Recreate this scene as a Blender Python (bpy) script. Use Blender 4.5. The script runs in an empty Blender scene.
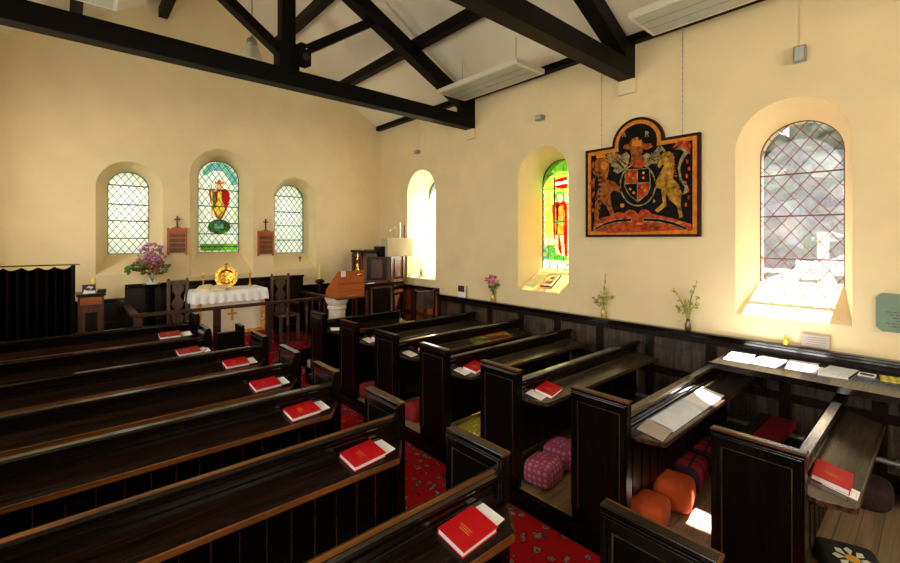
import bpy, bmesh, math, random
from mathutils import Vector, Matrix
random.seed(7)
SC = bpy.context.scene
COL = SC.collection
PI = math.pi
H = 2.15            # camera height
F = 436.5           # focal length in pixels of the 900 px frame

# ------------------------------------------------------------------ camera
cam_d = bpy.data.cameras.new('camera'); cam = bpy.data.objects.new('camera', cam_d); COL.objects.link(cam)
cam.location = (0, 0, H); cam.rotation_euler = (PI/2, 0, -math.atan2(.661, .750))
cam_d.sensor_width = 36; cam_d.lens = F/900*36; cam_d.shift_y = -42.5/900
cam_d.clip_start = .05
SC.camera = cam

# ------------------------------------------------------------------ world, sun, fill lamps
W = bpy.data.worlds.new('sky'); SC.world = W; W.use_nodes = True
bg = W.node_tree.nodes['Background']; bg.inputs[0].default_value = (.80, .90, 1, 1); bg.inputs[1].default_value = 2.4

def light(name, kind, loc, energy, color=(1,1,1), **k):
    d = bpy.data.lights.new(name, kind); d.energy = energy; d.color = color
    for a, b in k.items(): setattr(d, a, b)
    o = bpy.data.objects.new(name, d); COL.objects.link(o); o.location = loc
    return o
def aim(o, v): o.rotation_euler = Vector(v).to_track_quat('-Z', 'Y').to_euler()
sun = light('sun', 'SUN', (9, 0, 9), 110, (1, .96, .90), angle=math.radians(1.0)); aim(sun, (-1, .1, -1.42))
# unseen fill lamps added to brighten the nave: north openings and west end
for y in (-2.0, .96, 3.73, 6.3):
    l = light('north_fill', 'AREA', (-1.32, y, 2.6), 48, (1, .94, .85), shape='RECTANGLE', size=.7, size_y=1.7); aim(l, (1, 0, -.05))
l = light('west_fill', 'AREA', (1.95, -3.7, 3.2), 150, (1, .89, .68), shape='RECTANGLE', size=2.4, size_y=2.4); aim(l, (.0, 1, .02))  # added lamp; the west wall has no opening behind it

vs = SC.view_settings
SC.display_settings.display_device = 'sRGB'
vs.view_transform = 'Standard'; vs.look = 'None'; vs.gamma = 1; vs.use_curve_mapping = False; vs.exposure = 0.08

# ------------------------------------------------------------------ points of the place seen along a direction
def ray(u, v):
    a = (u-450)/F
    return Vector((.661+.75*a, .750-.661*a, (239-v)/F))
def onX(u, v, X): d = ray(u, v); t = X/d.x; return Vector((X, d.y*t, H+d.z*t))
def onY(u, v, Y): d = ray(u, v); t = Y/d.y; return Vector((d.x*t, Y, H+d.z*t))
def onZ(u, v, Z): d = ray(u, v); t = (Z-H)/d.z; return Vector((d.x*t, d.y*t, Z))

# ------------------------------------------------------------------ materials
def mat(name, col, rough=.5, metal=0, spec=.5, bump=0, bscale=40, var=0, vscale=8, coat=0):
    m = bpy.data.materials.new(name); m.use_nodes = True; nt = m.node_tree
    b = nt.nodes['Principled BSDF']
    b.inputs['Roughness'].default_value = rough; b.inputs['Metallic'].default_value = metal
    b.inputs['Specular IOR Level'].default_value = spec; b.inputs['Coat Weight'].default_value = coat
    b.inputs['Base Color'].default_value = (*col, 1)
    tc = nt.nodes.new('ShaderNodeTexCoord')
    if var:
        n = nt.nodes.new('ShaderNodeTexNoise'); n.inputs['Scale'].default_value = vscale; n.inputs['Detail'].default_value = 4
        nt.links.new(tc.outputs['Object'], n.inputs['Vector'])
        r = nt.nodes.new('ShaderNodeValToRGB')
        r.color_ramp.elements[0].position = .3; r.color_ramp.elements[1].position = .7
        r.color_ramp.elements[0].color = (*[c*(1-var) for c in col], 1); r.color_ramp.elements[1].color = (*[min(1, c*(1+var)) for c in col], 1)
        nt.links.new(n.outputs[0], r.inputs[0]); nt.links.new(r.outputs[0], b.inputs['Base Color'])
    if bump:
        n = nt.nodes.new('ShaderNodeTexNoise'); n.inputs['Scale'].default_value = bscale; n.inputs['Detail'].default_value = 5
        nt.links.new(tc.outputs['Object'], n.inputs['Vector'])
        bp = nt.nodes.new('ShaderNodeBump'); bp.inputs['Strength'].default_value = bump; bp.inputs['Distance'].default_value = .01
        nt.links.new(n.outputs[0], bp.inputs['Height']); nt.links.new(bp.outputs[0], b.inputs['Normal'])
    return m
def wood(name, dark, lite, axis='x', rough=.3, spec=.5, worn=None, scale=1, plank=0, wornpos=.62):
    """long-grained wood; grain runs along the given object axis"""
    m = bpy.data.materials.new(name); m.use_nodes = True; nt = m.node_tree; N = nt.nodes; L = nt.links
    b = N['Principled BSDF']; b.inputs['Roughness'].default_value = rough; b.inputs['Specular IOR Level'].default_value = spec
    tc = N.new('ShaderNodeTexCoord'); mp = N.new('ShaderNodeMapping')
    s = {'x': (1.2, 26, 26), 'y': (26, 1.2, 26), 'z': (26, 26, 1.2)}[axis]
    mp.inputs['Scale'].default_value = [q*scale for q in s]
    L.new(tc.outputs['Object'], mp.inputs[0])
    n = N.new('ShaderNodeTexNoise'); n.inputs['Scale'].default_value = 1.6; n.inputs['Detail'].default_value = 6; n.inputs['Roughness'].default_value = .65; n.inputs['Distortion'].default_value = .6
    L.new(mp.outputs[0], n.inputs['Vector'])
    r = N.new('ShaderNodeValToRGB'); r.color_ramp.elements[0].position = .35; r.color_ramp.elements[1].position = .72
    r.color_ramp.elements[0].color = (*dark, 1); r.color_ramp.elements[1].color = (*lite, 1)
    L.new(n.outputs[0], r.inputs[0]); out = r.outputs[0]
    if worn:
        w = N.new('ShaderNodeTexNoise'); w.inputs['Scale'].default_value = 3.5; w.inputs['Detail'].default_value = 8; w.inputs['Roughness'].default_value = .7
        L.new(tc.outputs['Object'], w.inputs['Vector'])
        rr = N.new('ShaderNodeValToRGB'); rr.color_ramp.elements[0].position = wornpos-.1; rr.color_ramp.elements[1].position = wornpos+.06
        L.new(w.outputs[0], rr.inputs[0])
        mx = N.new('ShaderNodeMix'); mx.data_type = 'RGBA'; L.new(rr.outputs[0], mx.inputs['Factor']); L.new(out, mx.inputs['A']); mx.inputs['B'].default_value = (*worn, 1)
        out = mx.outputs['Result']
    L.new(out, b.inputs['Base Color'])
    bp = N.new('ShaderNodeBump'); bp.inputs['Strength'].default_value = .25; bp.inputs['Distance'].default_value = .004
    L.new(n.outputs[0], bp.inputs['Height']); L.new(bp.outputs[0], b.inputs['Normal'])
    return m

M = {}
M['wall'] = mat('cream_limewash', (.80, .655, .39), .85, spec=.2, bump=.35, bscale=9, var=.04, vscale=2.5)
M['ceiling'] = mat('pale_ceiling_plaster', (.80, .73, .58), .9, spec=.2, bump=.15, bscale=6)
M['black'] = wood('black_stained_oak', (.0012, .001, .0008), (.005, .003, .002), 'x', .22, .12)
M['blackz'] = wood('black_stained_oak_upright', (.0012, .001, .0008), (.006, .003, .002), 'z', .3, .12, worn=(.02, .012, .008), wornpos=.70)
M['cap'] = wood('polished_dark_capping', (.002, .0015, .001), (.010, .005, .004), 'x', .10, .6)
M['edge'] = wood('worn_oak_edge', (.03, .010, .003), (.28, .09, .015), 'x', .4, .2, scale=.5)
M['edgey'] = wood('worn_oak_edge_cross', (.01, .004, .002), (.22, .08, .015), 'y', .45, .15, scale=.5)
M['ledge'] = wood('dark_brown_ledge', (.0015, .001, .0008), (.024, .010, .006), 'x', .2, .2)
M['ledge_pale'] = wood('ledge_grey_sheen', (.012, .009, .006), (.075, .052, .032), 'x', .16, .7)  # paler base colour holds the window reflections on these ledges
M['beam'] = wood('tarred_roof_timber', (.001, .0009, .0008), (.006, .0035, .003), 'x', .5, .1)
M['panel'] = wood('weathered_grey_panel', (.015, .009, .006), (.11, .07, .045), 'z', .5, .4, worn=(.008, .006, .005), wornpos=.6)
M['panel_dark'] = wood('dark_wainscot', (.002, .0012, .001), (.022, .010, .006), 'z', .3, .25)
M['moulding'] = wood('moulded_black_oak', (.0015, .001, .001), (.007, .004, .003), 'z', .16, .5)
M['rail_oak'] = wood('dark_red_oak_rail', (.014, .005, .003), (.075, .022, .011), 'x', .35, .3)
M['lip_dark'] = wood('dark_ledge_lip', (.004, .002, .0015), (.09, .04, .015), 'x', .25, .5)
M['bead'] = wood('rubbed_highlight_bead', (.006, .004, .003), (.09, .06, .04), 'z', .4, .3)  # pale lines paint moulding highlights along with the wear
M['board_oak'] = wood('hymn_board_oak', (.10, .04, .016), (.22, .10, .04), 'z', .4, .3)
M['brown'] = wood('mid_brown_oak', (.045, .014, .006), (.17, .055, .02), 'z', .4, .4)
M['red_oak'] = wood('red_oak', (.30, .065, .015), (.55, .15, .035), 'x', .38, .4, scale=.6)
M['chair'] = wood('carved_chair_oak', (.04, .022, .012), (.16, .10, .06), 'z', .4, .4)
M['floor'] = wood('pale_floor_boards', (.20, .13, .07), (.40, .28, .16), 'x', .5, .3, scale=.5)
M['stone'] = mat('pale_stone', (.62, .56, .45), .8, bump=.3, bscale=30, var=.08)
M['paper'] = mat('white_paper', (.85, .85, .86), .6)
M['paper_blue'] = mat('bluish_printed_paper', (.62, .68, .78), .4, var=.1, vscale=14)
M['cream_page'] = mat('cream_page', (.80, .70, .45), .7)
M['faint_ink'] = mat('faint_ink', (.5, .5, .52), .7)
M['ink'] = mat('grey_ink', (.12, .12, .13), .7)
M['red_cloth'] = mat('red_book_cloth', (.44, .004, .008), .5, spec=.25, bump=.1, bscale=200)
M['rust_cloth'] = mat('rust_book_cloth', (.26, .022, .010), .5, spec=.25, bump=.1, bscale=200)
M['gold'] = mat('gilt', (.9, .55, .10), .3, 1)
M['gold_ink'] = mat('gold_lettering', (.55, .22, .04), .4)
M['brass'] = mat('polished_brass', (.95, .62, .12), .18, 1, bump=.5, bscale=30)
M['white_linen'] = mat('white_linen', (.86, .86, .88), .9, bump=.25, bscale=22)
M['frontal'] = mat('cream_frontal', (.74, .66, .52), .9, var=.04)
M['gold_cloth'] = mat('gold_brocade', (.72, .30, .04), .6, var=.5, vscale=28)
M['orange_cloth'] = mat('orange_hassock_cloth', (.62, .085, .012), .9, bump=.4, bscale=160, var=.1, vscale=20)
M['beige_cloth'] = mat('beige_fall_cloth', (.50, .42, .26), .9, bump=.2)
M['curtain'] = mat('black_curtain', (.0015, .0008, .0008), 1, spec=.02, bump=.1)
M['white_metal'] = mat('white_enamel', (.72, .68, .55), .4)
M['grey_glass'] = mat('grey_heater_quartz', (.42, .46, .38), .35, var=.08, vscale=5)
M['steel'] = mat('dull_steel', (.32, .32, .30), .4, .6)
M['shade'] = mat('opal_lamp_glass', (.66, .60, .44), .3)
M['lead'] = mat('lead_came', (.03, .035, .035), .5, .2)
M['lead_red'] = mat('red_brown_lead_came', (.16, .03, .035), .5)
M['candle'] = mat('candle_wax', (.80, .62, .18), .5)
M['wax_white'] = mat('white_candle_wax', (.86, .82, .68), .5)
M['leaf'] = mat('green_leaf', (.05, .14, .02), .5, var=.4)
M['wild_leaf'] = mat('yellow_green_leaf', (.28, .30, .04), .5, var=.6, vscale=30)
M['stem'] = mat('plant_stem', (.26, .27, .05), .6)
M['pink'] = mat('pink_petal', (.62, .09, .28), .6, var=.3, vscale=30)
M['lilac'] = mat('lilac_petal', (.42, .16, .30), .6, var=.4, vscale=30)
M['rustflower'] = mat('rust_petal', (.30, .05, .025), .6, var=.5, vscale=30)
M['yellowflower'] = mat('yellow_petal', (.70, .48, .05), .6, var=.2)
M['orangeflower'] = mat('orange_petal', (.65, .22, .05), .6)
M['green_slate'] = mat('green_slate', (.17, .25, .17), .6, var=.06)
M['amber'] = mat('amber_vase_glass', (.45, .34, .04), .1, coat=.5)
M['brown_glass'] = mat('brown_bottle_glass', (.10, .05, .02), .1, coat=.5)
M['white_china'] = mat('white_china', (.8, .8, .76), .2)
M['yellow_card'] = mat('yellow_plastic', (.60, .42, .02), .4)
M['notice'] = mat('faded_notice_card', (.38, .32, .27), .7)
M['dark_red'] = mat('dark_red_seat_cloth', (.30, .004, .012), .85, bump=.2, bscale=100)
M['dark_cloth'] = mat('dark_hassock_cloth', (.03, .01, .012), .9, bump=.3, bscale=100, var=.6, vscale=40)
M['dark_cloth2'] = mat('black_hassock_cloth', (.012, .009, .009), .9)
M['grass'] = mat('mown_grass', (.008, .018, .004), .9, var=.4, vscale=2)
M['hedge'] = mat('hedge_leaves', (.016, .036, .006), .8, bump=1, bscale=6, var=.9, vscale=5)
M['tree'] = mat('tree_leaves', (.085, .095, .095), .8, bump=1, bscale=5, var=.95, vscale=3)
M['bark'] = mat('bark', (.10, .07, .05), .9)
M['outside_white'] = mat('white_painted_post', (.25, .25, .25), .6)
M['frame_black'] = mat('black_picture_frame', (.01, .01, .01), .4)
M['photo_dark'] = mat('dark_photograph', (.05, .02, .02), .5, var=.9, vscale=30)
for nm, c in dict(a_black=(.006, .004, .003), a_orange=(.60, .20, .02), a_lion=(.26, .075, .012), a_horn=(.36, .18, .02), a_red=(.36, .05, .012), a_cream=(.26, .20, .09), a_rim=(.03, .012, .008)).items():
    M[nm] = mat('paint_'+nm[2:], c, .6, spec=.08, var=.25 if nm in ('a_orange', 'a_rim') else .7, vscale=22)

def glassmat(name, col, var=0, vs_=9, transl=.12, rough=.1):
    m = bpy.data.materials.new(name); m.use_nodes = True; nt = m.node_tree; N = nt.nodes; L = nt.links
    N.remove(N['Principled BSDF']); out = N['Material Output']
    t = N.new('ShaderNodeBsdfTransparent'); d = N.new('ShaderNodeBsdfTranslucent'); g = N.new('ShaderNodeBsdfGlossy'); g.inputs['Roughness'].default_value = rough
    a = N.new('ShaderNodeMixShader'); a.inputs[0].default_value = transl
    c = N.new('ShaderNodeMixShader'); c.inputs[0].default_value = .04
    L.new(t.outputs[0], a.inputs[1]); L.new(d.outputs[0], a.inputs[2]); L.new(a.outputs[0], c.inputs[1]); L.new(g.outputs[0], c.inputs[2]); L.new(c.outputs[0], out.inputs[0])
    for q in (t, d): q.inputs['Color'].default_value = (*col, 1)
    if var:
        tc = N.new('ShaderNodeTexCoord'); v = N.new('ShaderNodeTexVoronoi'); v.inputs['Scale'].default_value = vs_; L.new(tc.outputs['Object'], v.inputs['Vector'])
        h = N.new('ShaderNodeMix'); h.data_type = 'RGBA'; h.blend_type = 'MIX'; h.inputs['Factor'].default_value = var
        h.inputs['A'].default_value = (*col, 1); L.new(v.outputs['Color'], h.inputs['B'])
        for q in (t, d): L.new(h.outputs['Result'], q.inputs['Color'])
    return m
G = {
 'clear': glassmat('clear_leaded_glass', (.90, .90, .92), .06, 12, .012),
 'pale': glassmat('pale_green_leaded_glass', (.98, .96, .84), .12, 11, .62),
 'bright': glassmat('milky_leaded_glass', (.96, .96, .93), .03, 14, .6),
 'st_bg': glassmat('green_gold_stained_glass', (.66, .72, .40), .30, 18, .12),
 'red': glassmat('ruby_stained_glass', (.55, .01, .015), 0, 1, .30),
 'orange': glassmat('amber_stained_glass', (.75, .28, .03), .12, 20, .30),
 'yellow': glassmat('yellow_stained_glass', (.80, .62, .12), .12, 20, .30),
 'green': glassmat('green_stained_glass', (.10, .30, .05), .15, 30, .30),
 'lime': glassmat('lime_stained_glass', (.40, .68, .08), .15, 30, .30),
 'teal': glassmat('teal_stained_glass', (.36, .60, .48), .2, 30, .30),
 'skin': glassmat('flesh_stained_glass', (.82, .50, .28), .05, 30, .30),
 'cream': glassmat('cream_stained_glass', (.90, .85, .60), .1, 30, .30),
 'blue': glassmat('blue_stained_glass', (.12, .22, .45), .2, 30, .30),
 'dark': glassmat('dark_stained_glass', (.05, .05, .03), 0, 30, .4),
}
def carpetmat():
    m = bpy.data.materials.new('red_patterned_carpet'); m.use_nodes = True; nt = m.node_tree; N = nt.nodes; L = nt.links
    b = N['Principled BSDF']; b.inputs['Roughness'].default_value = .95; b.inputs['Specular IOR Level'].default_value = .1
    tc = N.new('ShaderNodeTexCoord')
    dn = N.new('ShaderNodeTexNoise'); dn.inputs['Scale'].default_value = 9; dn.inputs['Detail'].default_value = 2; L.new(tc.outputs['Object'], dn.inputs['Vector'])
    dm = N.new('ShaderNodeVectorMath'); dm.operation = 'MULTIPLY_ADD'; L.new(dn.outputs['Color'], dm.inputs[0]); dm.inputs[1].default_value = (.12, .12, .0); L.new(tc.outputs['Object'], dm.inputs[2])
    def vor(scale, rnd=.8, feat='F1'):
        v = N.new('ShaderNodeTexVoronoi'); v.inputs['Scale'].default_value = scale; v.inputs['Randomness'].default_value = rnd; v.feature = feat; L.new(dm.outputs[0], v.inputs['Vector']); return v
    cur = None
    base = (.30, .004, .006, 1)
    v1 = vor(12, .9)
    r = N.new('ShaderNodeValToRGB'); cr = r.color_ramp; cr.interpolation = 'CONSTANT'
    cr.elements[0].position = 0; cr.elements[0].color = (.45, .22, .06, 1)
    cr.elements[1].position = .12; cr.elements[1].color = (.03, .015, .02, 1)
    for p, c in ((.19, (.20, .17, .15, 1)), (.29, (.03, .006, .008, 1)), (.35, base)):
        e = cr.elements.new(p); e.color = c
    L.new(v1.outputs['Distance'], r.inputs[0])
    v2 = vor(3.1, .5)
    r2 = N.new('ShaderNodeValToRGB'); c2 = r2.color_ramp; c2.interpolation = 'CONSTANT'
    c2.elements[0].position = 0; c2.elements[0].color = (.6, .6, .6, 1); c2.elements[1].position = .08; c2.elements[1].color = (.9, .9, .9, 1)
    e = c2.elements.new(.16); e.color = (0, 0, 0, 1)
    e = c2.elements.new(.19); e.color = (.85, .85, .85, 1); e = c2.elements.new(.22); e.color = (0, 0, 0, 1)
    nz = N.new('ShaderNodeTexNoise'); nz.inputs['Scale'].default_value = 14; L.new(tc.outputs['Object'], nz.inputs['Vector'])
    ad = N.new('ShaderNodeMath'); ad.operation = 'MULTIPLY_ADD'; L.new(nz.outputs[0], ad.inputs[0]); ad.inputs[1].default_value = .12; L.new(v2.outputs['Distance'], ad.inputs[2])
    L.new(ad.outputs[0], r2.inputs[0])
    mx = N.new('ShaderNodeMix'); mx.data_type = 'RGBA'; L.new(r2.outputs[0], mx.inputs['Factor']); L.new(r.outputs[0], mx.inputs['A']); mx.inputs['B'].default_value = (.03, .02, .03, 1)
    L.new(mx.outputs['Result'], b.inputs['Base Color'])
    return m
M['carpet'] = carpetmat()
def patterned(name, c1, c2, scale, cut=.3, feat='F1', rnd=.2):
    m = bpy.data.materials.new(name); m.use_nodes = True; nt = m.node_tree; N = nt.nodes; L = nt.links
    b = N['Principled BSDF']; b.inputs['Roughness'].default_value = .95; b.inputs['Specular IOR Level'].default_value = .15
    tc = N.new('ShaderNodeTexCoord'); v = N.new('ShaderNodeTexVoronoi'); v.inputs['Scale'].default_value = scale; v.inputs['Randomness'].default_value = rnd
    L.new(tc.outputs['Object'], v.inputs['Vector'])
    r = N.new('ShaderNodeValToRGB'); r.color_ramp.elements[0].position = cut-.06; r.color_ramp.elements[1].position = cut+.06
    r.color_ramp.elements[0].color = (*c1, 1); r.color_ramp.elements[1].color = (*c2, 1)
    L.new(v.outputs['Distance'], r.inputs[0]); L.new(r.outputs[0], b.inputs['Base Color']); return m
M['pink_cloth'] = patterned('pink_floral_hassock', (.66, .30, .42), (.46, .09, .20), 22, .36)
M['yellow_cloth'] = patterned('yellow_floral_hassock', (.75, .70, .25), (.42, .36, .03), 22, .35)
M['red_hassock'] = mat('red_hassock_cloth', (.26, .006, .010), .9, bump=.3, bscale=120)
def tartan():
    m = bpy.data.materials.new('dark_red_tartan'); m.use_nodes = True; nt = m.node_tree; N = nt.nodes; L = nt.links
    b = N['Principled BSDF']; b.inputs['Roughness'].default_value = .95
    tc = N.new('ShaderNodeTexCoord'); prev = None
    col = (.36, .006, .02, 1)
    for d in 'XY':
        w = N.new('ShaderNodeTexWave'); w.bands_direction = d; w.inputs['Scale'].default_value = 3.2; L.new(tc.outputs['Object'], w.inputs['Vector'])
        r = N.new('ShaderNodeValToRGB'); r.color_ramp.elements[0].position = .78; r.color_ramp.elements[1].position = .9; L.new(w.outputs[0], r.inputs[0])
        mx = N.new('ShaderNodeMix'); mx.data_type = 'RGBA'; L.new(r.outputs[0], mx.inputs['Factor'])
        if prev: L.new(prev, mx.inputs['A'])
        else: mx.inputs['A'].default_value = col
        mx.inputs['B'].default_value = (.03, .01, .03, 1); prev = mx.outputs['Result']
    L.new(prev, b.inputs['Base Color']); return m
M['tartan'] = tartan()

# ------------------------------------------------------------------ mesh helpers
class MB:
    def __init__(s): s.bm = bmesh.new()
    def box(s, x0, x1, y0, y1, z0, z1, mtx=None, bevel=0):
        vs_ = [s.bm.verts.new(c) for c in ((x0,y0,z0),(x1,y0,z0),(x1,y1,z0),(x0,y1,z0),(x0,y0,z1),(x1,y0,z1),(x1,y1,z1),(x0,y1,z1))]
        fs = [s.bm.faces.new([vs_[i] for i in f]) for f in ((0,3,2,1),(4,5,6,7),(0,1,5,4),(1,2,6,5),(2,3,7,6),(3,0,4,7))]
        if bevel:
            ed = list({e for f in fs for e in f.edges})
            r = bmesh.ops.bevel(s.bm, geom=ed, offset=bevel, segments=2, affect='EDGES')
            vs_ = list({v for f in r['faces'] for v in f.verts} | {v for v in vs_ if v.is_valid})
        if mtx is not None: bmesh.ops.transform(s.bm, matrix=mtx, verts=[v for v in vs_ if v.is_valid])
        return s
    def prism(s, pts, d):
        """pts: list of 3-D points of a flat outline, extruded by vector d"""
        d = Vector(d); n = len(pts)
        a = [s.bm.verts.new(p) for p in pts]; b = [s.bm.verts.new(Vector(p)+d) for p in pts]
        s.bm.faces.new(a); s.bm.faces.new(b[::-1])
        for i in range(n): s.bm.faces.new((a[i], b[i], b[(i+1)%n], a[(i+1)%n]))
        return s
    def tube(s, pts, r, n=8, r2=None):
        pts = [Vector(p) for p in pts]; rings = []
        for i, p in enumerate(pts):
            t = (pts[min(i+1, len(pts)-1)]-pts[max(i-1, 0)]).normalized()
            a = t.orthogonal().normalized(); b = t.cross(a)
            rr = r if r2 is None else r+(r2-r)*i/(len(pts)-1)
            rings.append([s.bm.verts.new(p+rr*(math.cos(2*PI*k/n)*a+math.sin(2*PI*k/n)*b)) for k in range(n)])
        for A, B in zip(rings, rings[1:]):
            # keep the rings aligned
            k0 = min(range(n), key=lambda k: (B[k].co-A[0].co).length)
            for k in range(n): s.bm.faces.new((A[k], A[(k+1)%n], B[(k0+k+1)%n], B[(k0+k)%n]))
        s.bm.faces.new(rings[0][::-1]); s.bm.faces.new(rings[-1]); return s
    def lathe(s, prof, c=(0,0,0), n=20):
        c = Vector(c); rings = []
        for r, z in prof: rings.append([s.bm.verts.new(c+Vector((max(r,.0005)*math.cos(2*PI*k/n), max(r,.0005)*math.sin(2*PI*k/n), z))) for k in range(n)])
        for A, B in zip(rings, rings[1:]):
            for k in range(n): s.bm.faces.new((A[k], A[(k+1)%n], B[(k+1)%n], B[k]))
        s.bm.faces.new(rings[0][::-1]); s.bm.faces.new(rings[-1]); return s
    def ico(s, c, r, sub=1, sc=(1,1,1), jit=0):
        m = Matrix.Translation(c) @ Matrix.Diagonal((*[r*q for q in sc], 1))
        g = bmesh.ops.create_icosphere(s.bm, subdivisions=sub, radius=1, matrix=m)
        if jit:
            for v in g['verts']: v.co += Vector([random.uniform(-jit, jit)*r for _ in range(3)])
        return s
    def build(s, name, m, parent=None, loc=(0,0,0), smooth=False, rot=None):
        bmesh.ops.recalc_face_normals(s.bm, faces=s.bm.faces)
        me = bpy.data.meshes.new(name); s.bm.to_mesh(me); s.bm.free()
        me.materials.append(m)
        if smooth: me.polygons.foreach_set('use_smooth', [True]*len(me.polygons))
        o = bpy.data.objects.new(name, me); COL.objects.link(o); o.location = loc
        if rot is not None: o.rotation_euler = rot
        if parent: o.parent = parent
        return o
def tag(o, label=None, cat=None, group=None, kind=None):
    for k, v in (('label', label), ('category', cat), ('group', group), ('kind', kind)):
        if v: o[k] = v
    return o
def empty(name, loc=(0,0,0), label=None, cat=None, group=None, kind=None, rot=(0,0,0)):
    o = bpy.data.objects.new(name, None); COL.objects.link(o); o.location = loc; o.rotation_euler = rot; o.empty_display_size = .1
    return tag(o, label, cat, group, kind)
def dup(root, loc, label=None, rot=None):
    def cp(o, par=None):
        c = o.copy(); COL.objects.link(c)
        if par: c.parent = par
        for ch in [x for x in o.children]: cp(ch, c)
        return c
    r = cp(root); r.location = loc
    if label: r['label'] = label
    if rot is not None: r.rotation_euler = rot
    return r
def bev(o, w=.004, seg=2):
    m = o.modifiers.new('bevel', 'BEVEL'); m.width = w; m.segments = seg; m.limit_method = 'ANGLE'; m.angle_limit = math.radians(40); return o
def B(name, x0, x1, y0, y1, z0, z1, m, parent=None, w=0):
    o = MB().box(x0, x1, y0, y1, z0, z1).build(name, m, parent)
    return bev(o, w) if w else o

# ================================================================== SETTING
XW, YE, XL, YB = 5.0, 7.91, -1.1, -4.0
CX = 1.96
EAVE = 4.45; PITCH = .60; RIDGE = EAVE + PITCH*(XW-CX)

def arch(c, w, z0, z1, n=16):
    """outline in (s, z): starts bottom left, goes up and over"""
    r = w/2; zs = z1-r
    pts = [(c-r, z0), (c-r, zs)] + [(c-r*math.cos(PI*i/n), zs+r*math.sin(PI*i/n)) for i in range(1, n)] + [(c+r, zs), (c+r, z0)]
    return pts
def wall(name, outer, holes, to3, axis_out):
    """outer: outline (s,z); holes: list of (outer arch, glass arch); to3(s,z,depth)"""
    bm = bmesh.new(); edges = []
    def loop(pts, d):
        vs_ = [bm.verts.new(to3(a, b, d)) for a, b in pts]
        return vs_, [bm.edges.new((vs_[i], vs_[(i+1)%len(vs_)])) for i in range(len(vs_))]
    _, e = loop(outer, 0); edges += e
    hl = []
    for ho, hi in holes:
        v, e = loop(ho, 0); edges += e; hl.append((v, hi))
    bmesh.ops.triangle_fill(bm, edges=edges, use_beauty=True, use_dissolve=False)
    for v, hi in hl:
        w = [bm.verts.new(to3(a, b, .45)) for a, b in hi]
        x = [bm.verts.new(to3(a, b, .60)) for a, b in hi]
        for i in range(len(v)):
            j = (i+1) % len(v)
            bm.faces.new((v[i], v[j], w[j], w[i])); bm.faces.new((w[i], w[j], x[j], x[i]))
    me = bpy.data.meshes.new(name); bm.to_mesh(me); bm.free(); me.materials.append(M['wall'])
    o = bpy.data.objects.new(name, me); COL.objects.link(o); o['kind'] = 'structure'
    # smooth only the curved reveals
    m = o.modifiers.new('edges', 'EDGE_SPLIT'); m.split_angle = math.radians(30)
    me.polygons.foreach_set('use_smooth', [True]*len(me.polygons))
    return o
SW = [.95, 3.73, 6.50]      # south windows
def s_hole(c): return (arch(c, .86, 1.41, 3.45), arch(c, .665, 1.71, 3.32))
gl_side = []
EW = [(CX-1.24, .80, 1.64, 3.29, CX-1.22, .52, 1.92, 3.19, 'pale'), (CX, .96, 1.56, 3.64, CX+.05, .65, 1.92, 3.51, 'pale'), (CX+1.22, .80, 1.60, 3.28, CX+1.28, .56, 1.88, 3.19, 'pale')]
wall('wall_right', [(YB, -.1), (YE, -.1), (YE, EAVE), (YB, EAVE)], [s_hole(c) for c in SW], lambda s, z, d: (XW+d, s, z), 1)
wall('wall_front', [(XL, -.1), (XW, -.1), (XW, EAVE), (CX, RIDGE), (XL, EAVE)],
     [(arch(a, b, c, d), arch(e, f, g, h)) for a, b, c, d, e, f, g, h, _ in EW], lambda s, z, d: (s, YE+d, z), 1)
wall('wall_left', [(YB, -.1), (YE, -.1), (YE, EAVE), (YB, EAVE)], [(arch(y, 1.0, 1.41, 3.6), arch(y, .8, 1.6, 3.5)) for y in (-2.0, .96, 3.73, 6.3)], lambda s, z, d: (XL-d, s, z), 1)
wall('wall_back', [(XL, -.1), (XW, -.1), (XW, EAVE), (CX, RIDGE), (XL, EAVE)], [], lambda s, z, d: (s, YB-d, z), 1)
mb = MB()
t = .08
for a, b in ((XL, CX), (CX, XW)):
    za, zb = (EAVE, RIDGE) if a == XL else (RIDGE, EAVE)
    mb.prism([(a, YB, za), (b, YB, zb), (b, YB, zb+t), (a, YB, za+t)], (0, YE-YB, 0))
tag(mb.build('ceiling', M['ceiling']), kind='structure')
tag(B('floor', XL, XW, YB, YE, -.1, 0, M['black']), kind='structure')
# boarded pew platforms with a dark kerb
def boards(name, x0, x1, y0, y1, z0, z1, m, along='x', step=.11):
    mb = MB(); y = y0
    while y < y1-1e-4:
        mb.box(x0, x1, y+.0015, min(y+step, y1)-.0015, z0, z1); y += step
    return tag(mb.build(name, m), kind='structure')
boards('floor_platform_right', 2.78, XW, YB, 6.35, .02, .12, M['floor'])
boards('floor_platform_left', XL, 1.60, YB, 6.35, .02, .12, M['floor'])
tag(B('trim_1', 2.715, 2.78, YB, 6.35, 0, .12, M['black'], w=.006), kind='structure')
tag(B('trim_2', 1.60, 1.665, YB, 6.35, 0, .12, M['black'], w=.006), kind='structure')
# chancel: raised floor with step and footpace
CZ, FZ = .45, .70
tag(B('floor_chancel', XL, XW, 6.62, YE, 0, CZ-.01, M['black'], w=.01), kind='structure')
tag(B('floor_chancel_step', XL, 2.76, 6.36, 6.62, 0, .215, M['black'], w=.01), kind='structure')
tag(B('floor_footpace', 1.36, 2.46, 7.0, YE, CZ, FZ-.01, M['black'], w=.01), kind='structure')
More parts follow.
